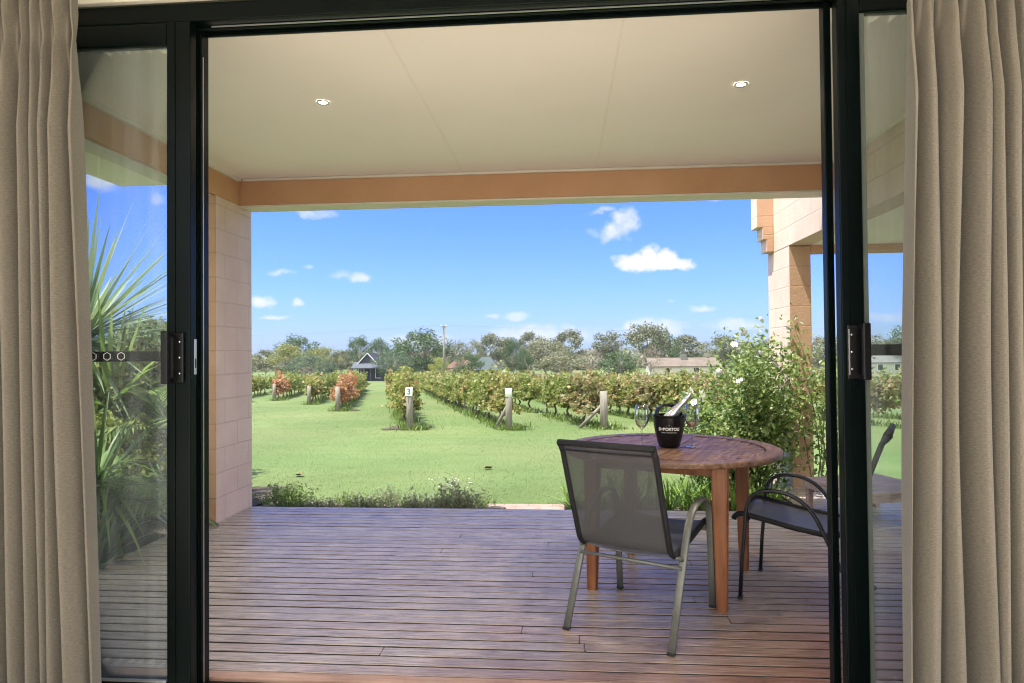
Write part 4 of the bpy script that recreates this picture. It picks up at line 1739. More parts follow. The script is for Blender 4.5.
TREES = [
    # px, top, width px, distance, kind, label
    (243, 352, 30, 105, 'olive', 'pale olive tree farthest left, half hidden by the pier'),
    (266, 352, 24, 118, 'gum', 'thin grey tree between the pier and the tall round dark tree'),
    (297, 336, 36, 150, 'dark', 'tall dark round-topped tree above the yellowish trees'),
    (287, 345, 34, 112, 'yol', 'yellowish olive tree in front of the tall dark tree'),
    (322, 348, 30, 118, 'yol', 'yellow-green tree leaning towards the navy house'),
    (310, 357, 40, 98, 'blue', 'round bluish-green shrub in front of the yellowish trees'),
    (341, 352, 22, 112, 'gum', 'sparse grey tree just left of the navy house'),
    (360, 338, 24, 135, 'dark', 'dark tree rising directly behind the navy gable'),
    (379, 341, 20, 140, 'dark', 'dark tree behind the verandah side of the navy house'),
    (394, 351, 30, 100, 'blue', 'pale bluish rounded tree right of the navy house'),
    (421, 330, 46, 112, 'dark', 'big dark green tree left of the power pole'),
    (407, 344, 26, 118, 'blue', 'bluish tree tucked against the big dark one'),
    (439, 358, 17, 90, 'lime', 'bright lime-green bush at the foot of the power pole'),
    (458, 343, 30, 150, 'gum', 'grey gum behind the red roof'),
    (468, 355, 27, 100, 'dark', 'dark round tree between the red and teal roofs'),
    (474, 342, 22, 155, 'olive', 'faint olive tree behind the dark round tree'),
    (496, 334, 32, 140, 'gum', 'tall grey gum behind the teal roof'),
    (513, 341, 18, 120, 'dark', 'slim dark green tree right of the teal roof'),
    (523, 348, 16, 112, 'dark', 'small mid-green tree beside the slim dark tree'),
    (529, 335, 26, 150, 'gum', 'gum tree showing just above the slim dark trees'),
    (545, 339, 40, 118, 'olive', 'wide brownish olive tree in the middle of the tree line'),
    (570, 333, 34, 135, 'gum', 'tall domed gum right of the wide olive tree'),
    (562, 352, 40, 104, 'olive', 'low spreading olive tree under the domed gum'),
    (590, 350, 26, 110, 'bare', 'bare grey twiggy tree left of the round dark tree'),
    (608, 334, 34, 140, 'gum', 'broad gum behind the thin antenna mast'),
    (619, 353, 34, 96, 'dark', 'round dark green tree with dense crown near the antenna mast'),
    (647, 325, 42, 130, 'gum', 'tallest gum tree with open forked crown'),
    (650, 349, 26, 104, 'bare', 'bare pinkish tree at the foot of the tallest gum'),
    (664, 336, 26, 138, 'dark', 'dark gum on the right flank of the tallest gum'),
    (684, 338, 36, 150, 'gum', 'rounded gum above the brown shed roof'),
    (704, 344, 28, 158, 'olive', 'olive tree above the end of the shed roof'),
    (723, 338, 34, 146, 'gum', 'rounded gum just left of the rose bush top'),
    (748, 343, 36, 150, 'olive', 'olive tree seen through the top of the rose bush'),
    (780, 340, 44, 150, 'gum', 'gum tree behind the pier and rose bush'),
    (818, 338, 40, 150, 'olive', 'olive tree seen between the pier and the door stile'),
    (858, 336, 50, 150, 'gum', 'gum tree behind the lock handle'),
    (893, 341, 30, 140, 'gum', 'gum tree seen through the glass beside the paler curtain'),
    (920, 322, 40, 120, 'dark', 'tall dark tree at the edge of the paler curtain'),
    (205, 348, 46, 120, 'gum', 'gum tree behind the front pier and yuccas'),
    (150, 318, 50, 60, 'yol', 'leafy small tree behind the yuccas'),
    (110, 338, 60, 80, 'dark', 'dark tree far behind the tall yucca'),
]
cnt = {}
for (px, py, w, Y, kind, la) in TREES:
    cnt[kind] = cnt.get(kind, -1) + 1
    tree(px, py, w, Y, kind, la, cnt[kind])
for (x, y, w_, h_, kind, k, la) in ((-4.15, 6.1, 1.5, 1.75, 'yol', 1, 'leafy olive shrub filling the gap behind the yuccas'), (-5.3, 7.8, 2.2, 2.0, 'dark', 1, 'dark dense shrub farthest behind the yuccas'), (-3.75, 5.1, 1.0, 1.1, 'lime', 0, 'bright green shrub low down behind the palms')):
    t = empty('garden_shrub', (x, y, -.2), k, la, 'shrub', 'shrubs behind the yuccas')
    t.scale = (w_ / .95, w_ / .95, h_)
    link('trunk', TM[kind][k][0], t)
    link('crown', TM[kind][k][1], t)
# far woodland closing the gaps: one mass
r_ = np.random.default_rng(8)
cen, nr = [], []
for k in range(420):
    x = r_.uniform(-190, 190)
    Y = r_.uniform(195, 240)
    h = r_.uniform(4.0, 5.9) + .8 * math.sin(x * .09)
    w = r_.uniform(3, 5)
    n = 60
    u = unit(r_.normal(size=(n, 3)))
    cen.append(np.array([x, Y, -4.6 + h * .5]) + u * np.array([w, w, h * .55]))
    nr.append(unit(u + r_.normal(size=(n, 3)) * .5))
cen, nr = np.concatenate(cen), np.concatenate(nr)
V, F = leaves(cen, nr, r_.uniform(.9, 1.8, len(cen)), .8, .1, r_)
o = link('woodland', npmesh('woodland', V, F, 'olive_leaf'))
tag(o, 'low far woodland closing the horizon behind the trees', 'woodland', kind='stuff')

# ================================================================== BUILDINGS FAR


def prism(mb, x0, x1, y0, y1, ze, zr, axis='x', mi=0, th=.15, ov=.3):
    """gable roof: ridge along axis"""
    if axis == 'x':
        ym = (y0 + y1) / 2
        for (ya, yb) in ((y0 - ov, ym), (y1 + ov, ym)):
            sl_ = (zr - ze) / (ym - y0)
            zl = ze - ov * sl_
            mb.add([(x0 - ov, ya, zl), (x1 + ov, ya, zl), (x1 + ov, yb, zr), (x0 - ov, yb, zr), (x0 - ov, ya, zl + th), (x1 + ov, ya, zl + th), (x1 + ov, yb, zr + th), (x0 - ov, yb, zr + th)],
                   [(0, 1, 2, 3), (4, 7, 6, 5), (0, 4, 5, 1), (1, 5, 6, 2), (2, 6, 7, 3), (3, 7, 4, 0)], mi)
    else:
        xm = (x0 + x1) / 2
        for (xa, xb) in ((x0 - ov, xm), (x1 + ov, xm)):
            sl_ = (zr - ze) / (xm - x0)
            zl = ze - ov * sl_
            mb.add([(xa, y0 - ov, zl), (xa, y1 + ov, zl), (xb, y1 + ov, zr), (xb, y0 - ov, zr), (xa, y0 - ov, zl + th), (xa, y1 + ov, zl + th), (xb, y1 + ov, zr + th), (xb, y0 - ov, zr + th)],
                   [(0, 1, 2, 3), (4, 7, 6, 5), (0, 4, 5, 1), (1, 5, 6, 2), (2, 6, 7, 3), (3, 7, 4, 0)], mi)


# navy house at the end of the grass lane
Y = 100
g = gz(Y)
t = empty('navy_house', (px2x(365, Y), Y, g), 0, 'dark navy gabled house with white barge boards and verandah at the end of the lane', 'house')
gt = topz(364, 353.5, Y) - g
ge = topz(364, 363, Y) - g
ve = topz(364, 368.5, Y) - g
vt = topz(364, 364.5, Y) - g
mb = MB()
mb.box(-1.8, 2.6, 1.5, 7, 0, ve + .5)
mb.add([(-1.55, 1.2, ge - .2), (1.7, 1.2, ge - .2), (.08, 1.2, gt - .15), (-1.55, 3.2, ge - .2), (1.7, 3.2, ge - .2), (.08, 3.2, gt - .15)], [(0, 1, 2), (5, 4, 3), (0, 3, 4, 1), (1, 4, 5, 2), (2, 5, 3, 0)])
mb.build('wall', 'wall_navy', t)
mb = MB()
prism(mb, -1.8, 2.6, 1.5, 7, ve + .5, ge + .1, 'x', 0, .12, .2)
prism(mb, -1.6, 1.75, 1.1, 5, ge - .25, gt, 'y', 0, .1, .15)
mb.build('roof', 'roof_navy', t)
mb = MB()
for sx in (-1, 1):
    mb.bar((.08 + sx * 1.85, .9, ge - .42), (.08, .9, gt + .06), .08, .17, (0, 1, 0))
mb.build('barge_board', 'white_board', t)
mb = MB()
mb.add([(-2.1, -.6, ve), (2.9, -.6, ve), (2.9, 1.5, vt + .25), (-2.1, 1.5, vt + .25), (-2.1, -.6, ve + .12), (2.9, -.6, ve + .12), (2.9, 1.5, vt + .37), (-2.1, 1.5, vt + .37)],
       [(0, 3, 2, 1), (4, 5, 6, 7), (0, 1, 5, 4), (1, 2, 6, 5), (2, 3, 7, 6), (3, 0, 4, 7)])
mb.build('verandah_roof', 'roof_slate', t)
for x in (-1.95, -.6, 1.0, 2.7):
    mb = MB()
    mb.box(x - .07, x + .07, -.5, -.36, 0, ve)
    mb.build('verandah_post', 'wall_navy', t)
for x, w in ((-1.1, 1.0), (.2, .9), (1.7, 1.0)):
    mb = MB()
    mb.box(x - w / 2, x + w / 2, 1.42, 1.49, .4 if w == 1 else .05, 2.0)
    f_ = mb.build('window' if w == 1 else 'door', 'white_board' if w == 1 else 'roof_navy', t)
    if w == 1:
        mb = MB()
        mb.box(x - w / 2 + .08, x + w / 2 - .08, 1.40, 1.43, .48, 1.92)
        mb.build('pane', 'glass_dark', f_)


def hip(mb, x0, x1, y0, y1, ze, zr, ov=.3, f=.36):
    x0, x1, y0, y1 = x0 - ov, x1 + ov, y0 - ov, y1 + ov
    rx0, rx1, ym = x0 + (x1 - x0) * f, x1 - (x1 - x0) * f, (y0 + y1) / 2
    mb.add([(x0, y0, ze), (x1, y0, ze), (x1, y1, ze), (x0, y1, ze), (rx0, ym, zr), (rx1, ym, zr)], [(0, 1, 5, 4), (1, 2, 5), (2, 3, 4, 5), (3, 0, 4), (3, 2, 1, 0)])


def far_house(px0, px1, py_top, py_eave, Y, roofm, wallm, label, name, axis='x', depth=7):
    g = gz(Y)
    x0, x1 = px2x(px0, Y), px2x(px1, Y)
    cx = (x0 + x1) / 2
    t = empty(name, (cx, Y, g), 0, label, 'house')
    zr = topz((px0 + px1) / 2, py_top, Y) - g
    ze = topz((px0 + px1) / 2, py_eave, Y) - g
    mb = MB()
    mb.box(x0 - cx + .3, x1 - cx - .3, 0, depth, 0, ze)
    hw = (x1 - x0) / 2 - .3
    if axis == 'y':
        mb.add([(-hw, .02, ze), (hw, .02, ze), (0, .02, zr - .05), (-hw, .3, ze), (hw, .3, ze), (0, .3, zr - .05)], [(0, 1, 2), (5, 4, 3), (0, 3, 4, 1), (1, 4, 5, 2), (2, 5, 3, 0)])
    mb.build('wall', wallm, t)
    mb = MB()
    if axis == 'hip':
        hip(mb, x0 - cx + .3, x1 - cx - .3, 0, depth, ze, zr)
        mb.box(x0 - cx, x1 - cx, -.36, -.3, ze - .12, ze)
    else:
        prism(mb, x0 - cx + .3, x1 - cx - .3, 0, depth, ze, zr, axis, 0, .12, .3)
    mb.build('roof', roofm, t)
    for s_ in (-.5, .35):
        mb = MB()
        wx = s_ * hw
        mb.box(wx - .5, wx + .5, -.06, -.005, .9, min(2.1, ze - .2))
        w = mb.build('window', 'white_board', t)
        mb = MB()
        mb.box(wx - .43, wx + .43, -.08, -.055, .97, min(2.03, ze - .27))
        mb.build('pane', 'glass_dark', w)
    return t


far_house(273, 300, 362.5, 367, 112, 'roof_grey', 'brick_tan', 'small pale grey roofed house left of the round bluish shrub', 'far_house')
far_house(445, 474, 357.5, 368, 108, 'roof_red', 'brick_tan', 'red tiled hipped roof just right of the power pole', 'far_house', 'hip')
far_house(468, 499, 357, 370, 110, 'roof_teal', 'shed_wall', 'teal metal hipped roof behind the dark round tree', 'far_house', 'hip')
th = far_house(648, 720, 358.5, 366, 108, 'shed_roof', 'shed_wall', 'long low shed with brown roof and white wall behind the ice bucket', 'long_shed', 'x', 6)
mb = MB()
zt_ = topz(684, 354, 108) - gz(108)
mb.box(-.1, .8, 2.0, 2.9, 2.0, zt_)
mb.build('chimney', 'roof_grey', th)
far_house(868, 912, 352, 362, 120, 'roof_grey', 'shed_wall', 'pale grey house seen through the glass beside the paler curtain', 'far_house', 'x')

# power pole + antenna mast
Y = 72
g = gz(Y)
t = empty('power_pole', (px2x(444, Y), Y, g), 0, 'tall grey timber power pole with a short crossarm', 'power pole')
zt_ = topz(444, 324.5, Y) - g
mb = MB()
mb.tube([(0, 0, 0), (0, 0, zt_)], [.16, .11], 10)
mb.build('pole', 'pole_wood', t)
mb = MB()
mb.box(-.32, .32, -.2, -.1, zt_ - .32, zt_ - .2)
mb.build('crossarm', 'pole_wood', t)
for x in (-.27, .27):
    mb = MB()
    mb.lathe([(.0, 0), (.04, 0), (.05, .06), (.03, .14), (0, .15)], 8, (x, -.15, zt_ - .2))
    mb.build('insulator', 'white_board', t)
mb = MB()
for x in (-.27, .27):
    for ex in (-60, 60):
        pts = []
        for i in range(13):
            u = i / 12
            pts.append((x + ex * u, -.15 + 14 * u, zt_ - .05 - 3.2 * u * (1 - u)))
        mb.tube(pts, .004, 4)
mb.build('overhead_wire', 'wire', t)
Y = 92
g = gz(Y)
zt_ = topz(620, 335.5, Y) - g
t = empty('antenna_mast', (px2x(620, Y), Y, g), 0, 'thin pale antenna mast in front of the broad gum', 'mast')
mb = MB()
mb.tube([(0, 0, 0), (0, 0, zt_)], [.07, .045], 8)
mb.build('mast', 'roof_grey', t)
mb = MB()
mb.box(-.6, .25, -.03, .03, zt_ - 1.2, zt_ - 1.13)
mb.box(-.12, .12, -.12, .12, zt_, zt_ + .2, 0, .03)
mb.build('aerial', 'wire', t)

# ================================================================== VINEYARD
dv = np.array([-.267, .964])
nv_ = np.array([.964, .267])


def vine_mesh(seed, mat, n, ls, low=.36, wid=.3, top=1.42):
    """one vine, canopy along local y (2 m), trunk at 0"""
    r = np.random.default_rng(seed)
    rr = random.Random(seed)
    cen = []
    # shoots from cordon
    nsh = 34
    for k in range(nsh):
        y0_ = r.uniform(-1.02, 1.02)
        side = r.normal(0, wid * .55)
        hh = r.uniform(top - .48, top + .04) + (.16 if r.uniform() < .18 else 0)
        m_ = n // nsh
        tt = r.uniform(0, 1, (m_, 1)) ** .8
        p = np.array([[0, y0_, .82]]) * (1 - tt) + np.array([[side, y0_ + r.normal(0, .15), hh]]) * tt
        p = p + r.normal(0, .085, (m_, 3))
        if r.uniform() < .55:       # drooping shoot
            p[:, 2] = .86 - tt[:, 0] * r.uniform(.1, .86 - low)
            p[:, 0] = side * 1.3 * tt[:, 0] + r.normal(0, .08, m_)
        cen.append(p)
    cen = np.concatenate(cen)
    nr = unit(r.normal(size=cen.shape) * .8 + np.array([0, 0, .5]) + np.sign(cen[:, :1]) * np.array([[.6, 0, 0]]))
    V, F = leaves(cen, nr, r.uniform(.7, 1.3, len(cen)) * ls, .85, .12, r)
    me = npmesh('vine_foliage', V, F, mat)
    mb = MB()
    pts = [(0, 0, -.05)]
    for i in range(1, 6):
        pts.append((rr.uniform(-.05, .05), rr.uniform(-.06, .06), .82 * i / 5))
    mb.tube(pts, [.05, .042, .036, .036, .04, .045], 7)
    for sg in (-1, 1):
        mb.tube([pts[-1], (0, sg * .25, .84), (rr.uniform(-.03, .03), sg * .6, .83), (0, sg * .95, .85)], [.034, .028, .022, .014], 6)
    for k in range(4):
        y0_ = rr.uniform(-.8, .8)
        mb.tube([(0, y0_, .84), (rr.uniform(-.1, .1), y0_ + rr.uniform(-.1, .1), 1.2)], [.01, .005], 4)
    o = mb.build('trunk_tmp', 'bark_dark', None)
    tm = o.data
    bpy.data.objects.remove(o)
    return tm, me


VK = {}
for k, mat in (('g', 'vine_green'), ('m', 'vine_mixed'), ('r', 'vine_rust'), ('d', 'vine_dusk')):
    VK[k] = [vine_mesh(200 + i + ord(k), mat, 2300, .112) for i in range(3)]
    VK[k + 'far'] = [vine_mesh(260 + i + ord(k), mat, 900, .165) for i in range(2)]
YAWV = math.atan2(-dv[0], dv[1])

# end-post positions (x, y), row label words, palette per vine
ROWS = [
    # start xy, number, palette fn, label of row
    ((-3.98, 16.7), 24, lambda k: 'm' if k in (0,) else ('r' if k >= 13 else ('g' if k % 3 else 'm')), 'in the row behind the numbered white-topped post'),
    ((-1.40, 16.7), 25, lambda k: 'g' if k % 4 else 'm', 'in the row behind the plain white-capped post'),
    ((1.03, 17.0), 26, lambda k: 'g' if k % 3 else ('m' if k % 2 else 'd'), 'in the row behind the bare post with a diagonal brace'),
    ((3.55, 17.0), 22, lambda k: 'd' if k % 3 == 1 else 'm', 'in the reddish row behind the ice bucket'),
    ((6.10, 17.1), 20, lambda k: 'd' if k % 3 else 'm', 'in the row ending behind the rose bush'),
    ((8.65, 17.2), 18, lambda k: 'm' if k % 2 else 'd', 'in the row seen between the pier and the door stile'),
    ((11.2, 17.3), 16, lambda k: 'g' if k % 2 else 'm', 'in the row seen through the glass beside the paler curtain'),
    ((-9.15, 26.0), 17, lambda k: 'r' if k < 5 else 'g', 'in the orange-red row across the grass lane from the numbered post'),
    ((-12.75, 32.0), 14, lambda k: ('m' if k < 2 else 'g'), 'in the second row left of the grass lane'),
    ((-16.6, 36.5), 12, lambda k: 'r' if k < 2 else 'g', 'in the third row left of the grass lane'),
    ((-20.0, 39.0), 11, lambda k: 'g', 'in the row farthest left, beside the pier'),
]
rr = random.Random(31)
pm = MB()
pm.tube([(0, 0, -.05), (.01, 0, .7), (0, 0, 1.32)], [.034, .033, .031], 8)
po = pm.build('post_tmp', 'post_wood', None)
POSTM = po.data
bpy.data.objects.remove(po)
weedc = []
for ri, ((x0, y0_), n, pal, words) in enumerate(ROWS):
    for k in range(n):
        s_ = 1.45 + k * 1.85
        x = x0 + dv[0] * s_
        y = y0_ + dv[1] * s_
        d = math.hypot(x, y)
        kk = pal(k)
        key = kk if d < 34 else kk + 'far'
        tm, me = VK[key][rr.randrange(len(VK[key]))]
        if rr.random() < .10:
            kk = {'g': 'm', 'm': 'g', 'd': 'm', 'r': 'd'}[kk]
            key = kk if d < 34 else kk + 'far'
            tm, me = VK[key][rr.randrange(len(VK[key]))]
        if 2 < k and rr.random() < .05:
            continue          # a missing vine
        cname = {'g': 'green leafed', 'm': 'yellowing', 'r': 'rusty red leafed', 'd': 'reddish brown'}[kk]
        t = empty('grapevine', (x + rr.uniform(-.04, .04), y, gz(y)), YAWV + (PI if rr.random() < .5 else 0) + rr.uniform(-.04, .04),
                  cname + ' grapevine ' + words, 'grapevine', 'grapevines ' + words)
        sc_ = rr.uniform(.84, 1.05)
        t.scale = (rr.uniform(.85, 1.15), 1, sc_)
        link('trunk', tm, t)
        link('foliage', me, t)
        if k % 3 == 2:
            p = link('trellis_post', POSTM)
            p.location = (x + dv[0] * .9, y + dv[1] * .9, gz(y + .9))
            p.scale = (1, 1, rr.uniform(1.0, 1.16))
            p.rotation_euler = (rr.uniform(-.03, .03), rr.uniform(-.03, .03), 0)
            tag(p, 'thin grey trellis post ' + words, 'post', 'trellis posts ' + words)
        weedc.append((x, y))

# end posts
ENDS = [
    (-3.98, 16.7, 1.09, .085, 'thick end post with a white top and a small number sign', 'cap_sign', None),
    (-1.40, 16.7, 1.05, .085, 'thick end post with a plain white cap, diagonal brace behind', 'cap', (-.32, .30)),
    (1.03, 17.0, .98, .10, 'weathered bare end post with a diagonal brace, left of the ice bucket', None, (-.52, .25)),
    (3.55, 17.0, 1.0, .09, 'weathered end post behind the ice bucket and rose bush', None, (-.3, .8)),
    (6.10, 17.1, 1.0, .09, 'weathered end post hidden behind the rose bush', None, None),
    (8.65, 17.2, 1.0, .09, 'weathered end post between the pier and the door stile', None, None),
    (11.2, 17.3, 1.0, .09, 'weathered end post seen through the glass beside the paler curtain', None, None),
    (-9.15, 26.0, 1.0, .10, 'weathered end post of the orange-red row across the lane', None, None),
    (-12.75, 32.0, .95, .10, 'weathered end post of the second row left of the lane', None, None),
    (-16.6, 36.5, .95, .10, 'weathered end post of the third row left of the lane', None, None),
]
for (x, y, h, r0, la, cap, brace) in ENDS:
    t = empty('vineyard_post', (x, y, gz(y)), rr.uniform(-.1, .1), la, 'post', 'end posts of the vine rows')
    mb = MB()
    mb.tube([(0, 0, -.1), (rr.uniform(-.01, .01), 0, h * .5), (rr.uniform(-.01, .01), 0, h)], [r0 * 1.06, r0, r0 * .97], 14)
    mb.build('post_shaft', 'post_wood', t)
    if cap:
        mb = MB()
        mb.lathe([(r0 * 1.02, h - .20), (r0 * 1.06, h - .20), (r0 * 1.06, h + .008), (r0 * .9, h + .02), (0, h + .022)], 18)
        cp = mb.build('post_cap', 'white_plastic', t)
    if cap == 'cap_sign':
        mb = MB()
        mb.box(-.085, .085, -r0 - .022, -r0 - .010, h - .2, h + .012, 0, .006)
        sg_ = mb.build('number_plate', 'white_plastic', t)
        cu = bpy.data.curves.new('number', 'FONT')
        cu.body = '3'
        cu.size = .20
        cu.offset = .006
        cu.extrude = .001
        cu.align_x = 'CENTER'
        cu.align_y = 'CENTER'
        to = bpy.data.objects.new('number_tmp', cu)
        C.objects.link(to)
        me = bpy.data.meshes.new_from_object(to.evaluated_get(bpy.context.evaluated_depsgraph_get()))
        bpy.data.objects.remove(to)
        me.materials.clear()
        me.materials.append(MATS['sign_green'])
        o = link('number', me, sg_)
        o.rotation_euler = (PI / 2, 0, 0)
        o.location = (.01, -r0 - .0245, h - .095)
    if brace:
        mb = MB()
        mb.tube([(brace[0] * 1.25, brace[1], -.02), (brace[0] * .08, r0 + .03, h * .62)], .045, 8)
        mb.build('brace', 'post_wood', t)

# weeds under the rows: one stuff object
r_ = np.random.default_rng(91)
bs = []
for (x, y) in weedc:
    n = 230 if y < 30 else 80
    q = np.stack([x + r_.normal(0, .17, n) + 0, y + r_.uniform(-.95, .95, n), np.zeros(n)], 1)
    q[:, 0] += (q[:, 1] - y) * dv[0] / dv[1]
    bs.append(q)
for (x, y, h, r0, la, cap, brace) in ENDS:
    q = np.stack([x + .12 + r_.normal(0, .22, 170), y + r_.normal(.05, .2, 170), np.zeros(170)], 1)
    bs.append(q)
bs = np.concatenate(bs)
bs[:, 2] = np.interp(bs[:, 1], [p[0] for p in GP], [p[1] for p in GP])
n = len(bs)
az = r_.uniform(0, 2 * PI, n)
el = r_.uniform(.5, 1.4, n)
d = np.stack([np.cos(az) * np.cos(el), np.sin(az) * np.cos(el), np.sin(el)], 1)
V, F = blades(bs, d, r_.uniform(.10, .36, n), r_.uniform(.02, .045, n), .3, 3, r_)
tag(link('weeds', npmesh('weeds', V, F, 'weed_blade')), 'rank grass and weeds growing under the vine rows', 'weeds', kind='stuff')
# bare soil at the numbered post; second patch paints a post's cast shadow
mb = MB()
for (x, y, a_, b_) in ((-4.25, 17.5, .6, .9), (-9.0, 26.6, .6, .6)):
    nn = 22
    vs = [(x, y, gz(y) + .02)]
    for k in range(nn):
        an = 2 * PI * k / nn
        q = 1 + .25 * math.sin(3 * an + x) + rr.uniform(-.12, .12)
        vs.append((x + a_ * q * math.cos(an), y + b_ * q * math.sin(an), gz(y + b_ * q * math.sin(an)) + .02))
    mb.add(vs, [(0, 1 + k, 1 + (k + 1) % nn) for k in range(nn)])
tag(mb.build('soil_shadow_patch', 'soil'), 'bare brown soil at one row end, painted post shadow at the other', kind='structure')

# lawn grass blades near the deck: one stuff object
r_ = np.random.default_rng(92)
n = 75000
Yb = 6.35 * (30.0 / 6.35) ** (r_.uniform(0, 1, n) ** 1.5)
xl_, xr__ = -.50 * Yb, .36 * Yb
Xb = r_.uniform(0, 1, n) * (xr__ - xl_) + xl_
bs = np.stack([Xb, Yb, np.interp(Yb, [p[0] for p in GP], [p[1] for p in GP]) - .004], 1)
az = r_.uniform(0, 2 * PI, n)
el = r_.uniform(.35, 1.3, n)
d = np.stack([np.cos(az) * np.cos(el), np.sin(az) * np.cos(el), np.sin(el)], 1)
ln = r_.uniform(.010, .022, (n, 1)) * (Yb.reshape(-1, 1) / 8) ** .4
sd = unit(np.cross(d, np.array([[0, 0, 1.0]])))
wd = .0045 * (Yb.reshape(-1, 1) / 6.3)
V = np.stack([bs - sd * wd, bs + sd * wd, bs + d * ln], 1).reshape(-1, 3)
F = np.arange(n * 3).reshape(-1, 3)
tag(link('grass', npmesh('grass', V, F, 'grass_blade')), 'short mown grass blades of the lawn beyond the deck', 'grass', kind='stuff')

ma, nt, b = nodes('haze_air')
nt.nodes.remove(b)
pv = nt.nodes.new('ShaderNodeVolumePrincipled')
pv.inputs['Color'].default_value = (.86, .90, .95, 1)
pv.inputs['Density'].default_value = .00025
pv.inputs['Anisotropy'].default_value = .2
L(nt, pv.outputs[0], nt.nodes['Material Output'].inputs['Volume'])
mb = MB()
mb.box(-310, 310, -110, 330, -6.5, 10)
hz_ = mb.build('haze', 'haze_air')
tag(hz_, 'thin pale haze in the air', kind='stuff')
# ================================================================== SKY AND SUN
SUN_EL, toward = R(70), Vector((-.93, -.37))
w = bpy.data.worlds.new('World')
S.world = w
w.use_nodes = True
nt = w.node_tree
bg = nt.nodes['Background']
sky = nt.nodes.new('ShaderNodeTexSky')
sky.sky_type = 'NISHITA'
sky.sun_disc = False
sky.sun_elevation = SUN_EL
sky.sun_rotation = math.atan2(toward.x, toward.y)
sky.altitude = 0
sky.air_density = 1.0
sky.dust_density = .6
sky.ozone_density = 2.0
SKYGAIN = (.245, .375, .87)
skyc = mixc(nt, 1, sky.outputs[0], SKYGAIN, 'MULTIPLY')
tc = nt.nodes.new('ShaderNodeTexCoord')
sp = nt.nodes.new('ShaderNodeSeparateXYZ')
L(nt, tc.outputs['Generated'], sp.inputs[0])


def mth(op, a, b=None, c=None, clamp=False):
    n = nt.nodes.new('ShaderNodeMath')
    n.operation = op
    n.use_clamp = clamp
    for i, v in enumerate((a, b, c)):
        if v is None:
            continue
        if hasattr(v, 'links'):
            L(nt, v, n.inputs[i])
        else:
            n.inputs[i].default_value = v
    return n.outputs[0]


U = mth('ARCTAN2', sp.outputs['X'], sp.outputs['Y'])
Vv = mth('ARCSINE', sp.outputs['Z'])
cb = nt.nodes.new('ShaderNodeCombineXYZ')
L(nt, U, cb.inputs[0])
L(nt, Vv, cb.inputs[1])
nz = N(nt, 'ShaderNodeTexNoise', Scale=34.0, Detail=7.0, Roughness=.6)
L(nt, cb.outputs[0], nz.inputs['Vector'])
nz2 = N(nt, 'ShaderNodeTexNoise', Scale=11.0, Detail=4.0, Roughness=.5)
L(nt, cb.outputs[0], nz2.inputs['Vector'])
dn = mth('ADD', mth('MULTIPLY_ADD', nz.outputs['Fac'], 2.6, -1.3), mth('MULTIPLY_ADD', nz2.outputs['Fac'], 1.6, -.8))
nw = N(nt, 'ShaderNodeTexNoise', Scale=22.0, Detail=5.0, Roughness=.6)
L(nt, cb.outputs[0], nw.inputs['Vector'])
sw = nt.nodes.new('ShaderNodeSeparateColor')
L(nt, nw.outputs['Color'], sw.inputs[0])
U = mth('ADD', U, mth('MULTIPLY_ADD', sw.outputs[0], .05, -.025))
Vv = mth('ADD', Vv, mth('MULTIPLY_ADD', sw.outputs[1], .03, -.015))
nz3 = N(nt, 'ShaderNodeTexNoise', Scale=85.0, Detail=5.0, Roughness=.65)
L(nt, cb.outputs[0], nz3.inputs['Vector'])
dn = mth('ADD', dn, mth('MULTIPLY_ADD', nz3.outputs['Fac'], 1.4, -.7))
CL = [  # azimuth, elevation, half widths, opacity, softness
    (-.6352, .2277, .030, .017, .85, 1), (-.5743, .2066, .012, .010, .6, 1), (-.3656, .2044, .026, .006, .5, 1), (-.4159, .1167, .022, .0045, .45, 1),
    (-.3814, .1279, .010, .004, .45, 1), (-.335, .117, .018, .006, .45, 1), (-.306, .112, .014, .008, .7, 1), (-.4431, .0746, .014, .0085, .85, 1), (-.3955, .074, .012, .006, .8, 1),
    (-.4256, .052, .022, .004, .6, 1), (.098, .197, .022, .016, .8, 1), (.078, .180, .020, .016, .8, 1), (.060, .212, .020, .006, .5, 1), (.046, .178, .016, .008, .35, 1),
    (.120, .133, .040, .018, 1.0, 0), (.128, .141, .020, .020, 1.0, 0), (.154, .136, .022, .015, 1.0, 0), (.16, .1275, .040, .010, .9, 0), (.2033, .0608, .020, .006, .7, 1), (-.111, .0523, .015, .0046, .65, 1),
    (-.0711, .0535, .018, .006, .5, 1), (.1309, .0341, .055, .014, .75, 1), (-.027, .0266, .10, .015, .6, 1), (.1605, .0708, .006, .003, .4, 1), (.2279, .218, .02, .0046, .6, 1),
    (.4475, .0406, .03, .007, .5, 1), (.2518, .0363, .045, .010, .55, 1), (-.2176, .020, .05, .010, .5, 1), (.55, .30, .05, .014, .5, 1), (-.9, .25, .06, .02, .8, 1), (.9, .2, .08, .02, .8, 1),
    (1.6, .4, .2, .06, .8, 1), (2.6, .3, .25, .06, .8, 1), (-2.2, .35, .2, .05, .8, 1), (-1.4, .5, .15, .05, .6, 1)]
hz = mth('MULTIPLY', mth('POWER', 2.718, mth('MULTIPLY', mth('MAXIMUM', Vv, 0), -1 / .055)), .62)
skyc = mixc(nt, hz, skyc, (1.75, 2.15, 2.5))
tot = None
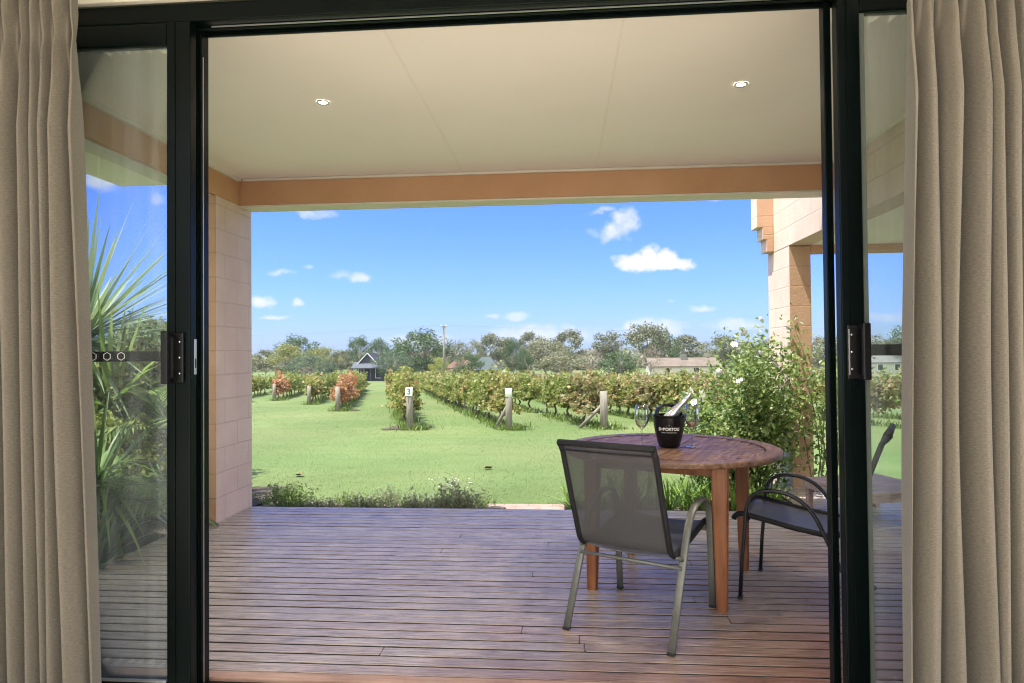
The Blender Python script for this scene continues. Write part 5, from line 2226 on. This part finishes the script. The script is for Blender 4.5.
for (a, e, sa, se, op, soft) in CL:
    du = mth('MULTIPLY', mth('SUBTRACT', U, a), 1 / sa)
    dvv = mth('MULTIPLY', mth('SUBTRACT', Vv, e), 1 / se)
    q = mth('ADD', mth('MULTIPLY', du, du), mth('MULTIPLY', dvv, dvv))
    k = mth('SUBTRACT', mth('MULTIPLY_ADD', dn, .9 if soft else .55, 1.0), q)
    mr = N(nt, 'ShaderNodeMapRange')
    mr.interpolation_type = 'SMOOTHSTEP'
    mr.inputs['From Min'].default_value = -.5 if soft else -.25
    mr.inputs['From Max'].default_value = 1.5 if soft else .75
    mr.inputs['To Max'].default_value = op
    L(nt, k, mr.inputs['Value'])
    tot = mr.outputs[0] if tot is None else mth('MAXIMUM', tot, mr.outputs[0])
CLOUD = 3.0
# unseen broken cloud bank, added behind and overhead as neutral fill light
nb = N(nt, 'ShaderNodeTexNoise', Scale=2.4, Detail=7.0, Roughness=.55)
L(nt, tc.outputs['Generated'], nb.inputs['Vector'])
off = mth('MINIMUM', mth('MAXIMUM', mth('MULTIPLY_ADD', sp.outputs['Y'], -.85, .14), -.5), .28)
mr = N(nt, 'ShaderNodeMapRange')
mr.interpolation_type = 'SMOOTHSTEP'
mr.inputs['From Min'].default_value = .46
mr.inputs['From Max'].default_value = .66
mr.inputs['To Max'].default_value = .95
L(nt, mth('ADD', nb.outputs['Fac'], off), mr.inputs['Value'])
cc = mixc(nt, tot, skyc, (CLOUD, CLOUD, CLOUD * 1.02))
FILL_BANK = 7.5     # brightness of the added cloud bank, raised for more fill
cc = mixc(nt, mr.outputs[0], cc, (FILL_BANK, FILL_BANK * .985, FILL_BANK * .96))
L(nt, cc, bg.inputs['Color'])
bg.inputs['Strength'].default_value = .065
sl_ = bpy.data.lights.new('sun', 'SUN')
sl_.energy = 2.1
sl_.angle = R(.5)
sl_.color = (1, .95, .87)
so = bpy.data.objects.new('sun', sl_)
C.objects.link(so)
h_ = toward.normalized() * math.cos(SUN_EL)
so.rotation_euler = (-Vector((h_.x, h_.y, math.sin(SUN_EL)))).to_track_quat('-Z', 'Y').to_euler()
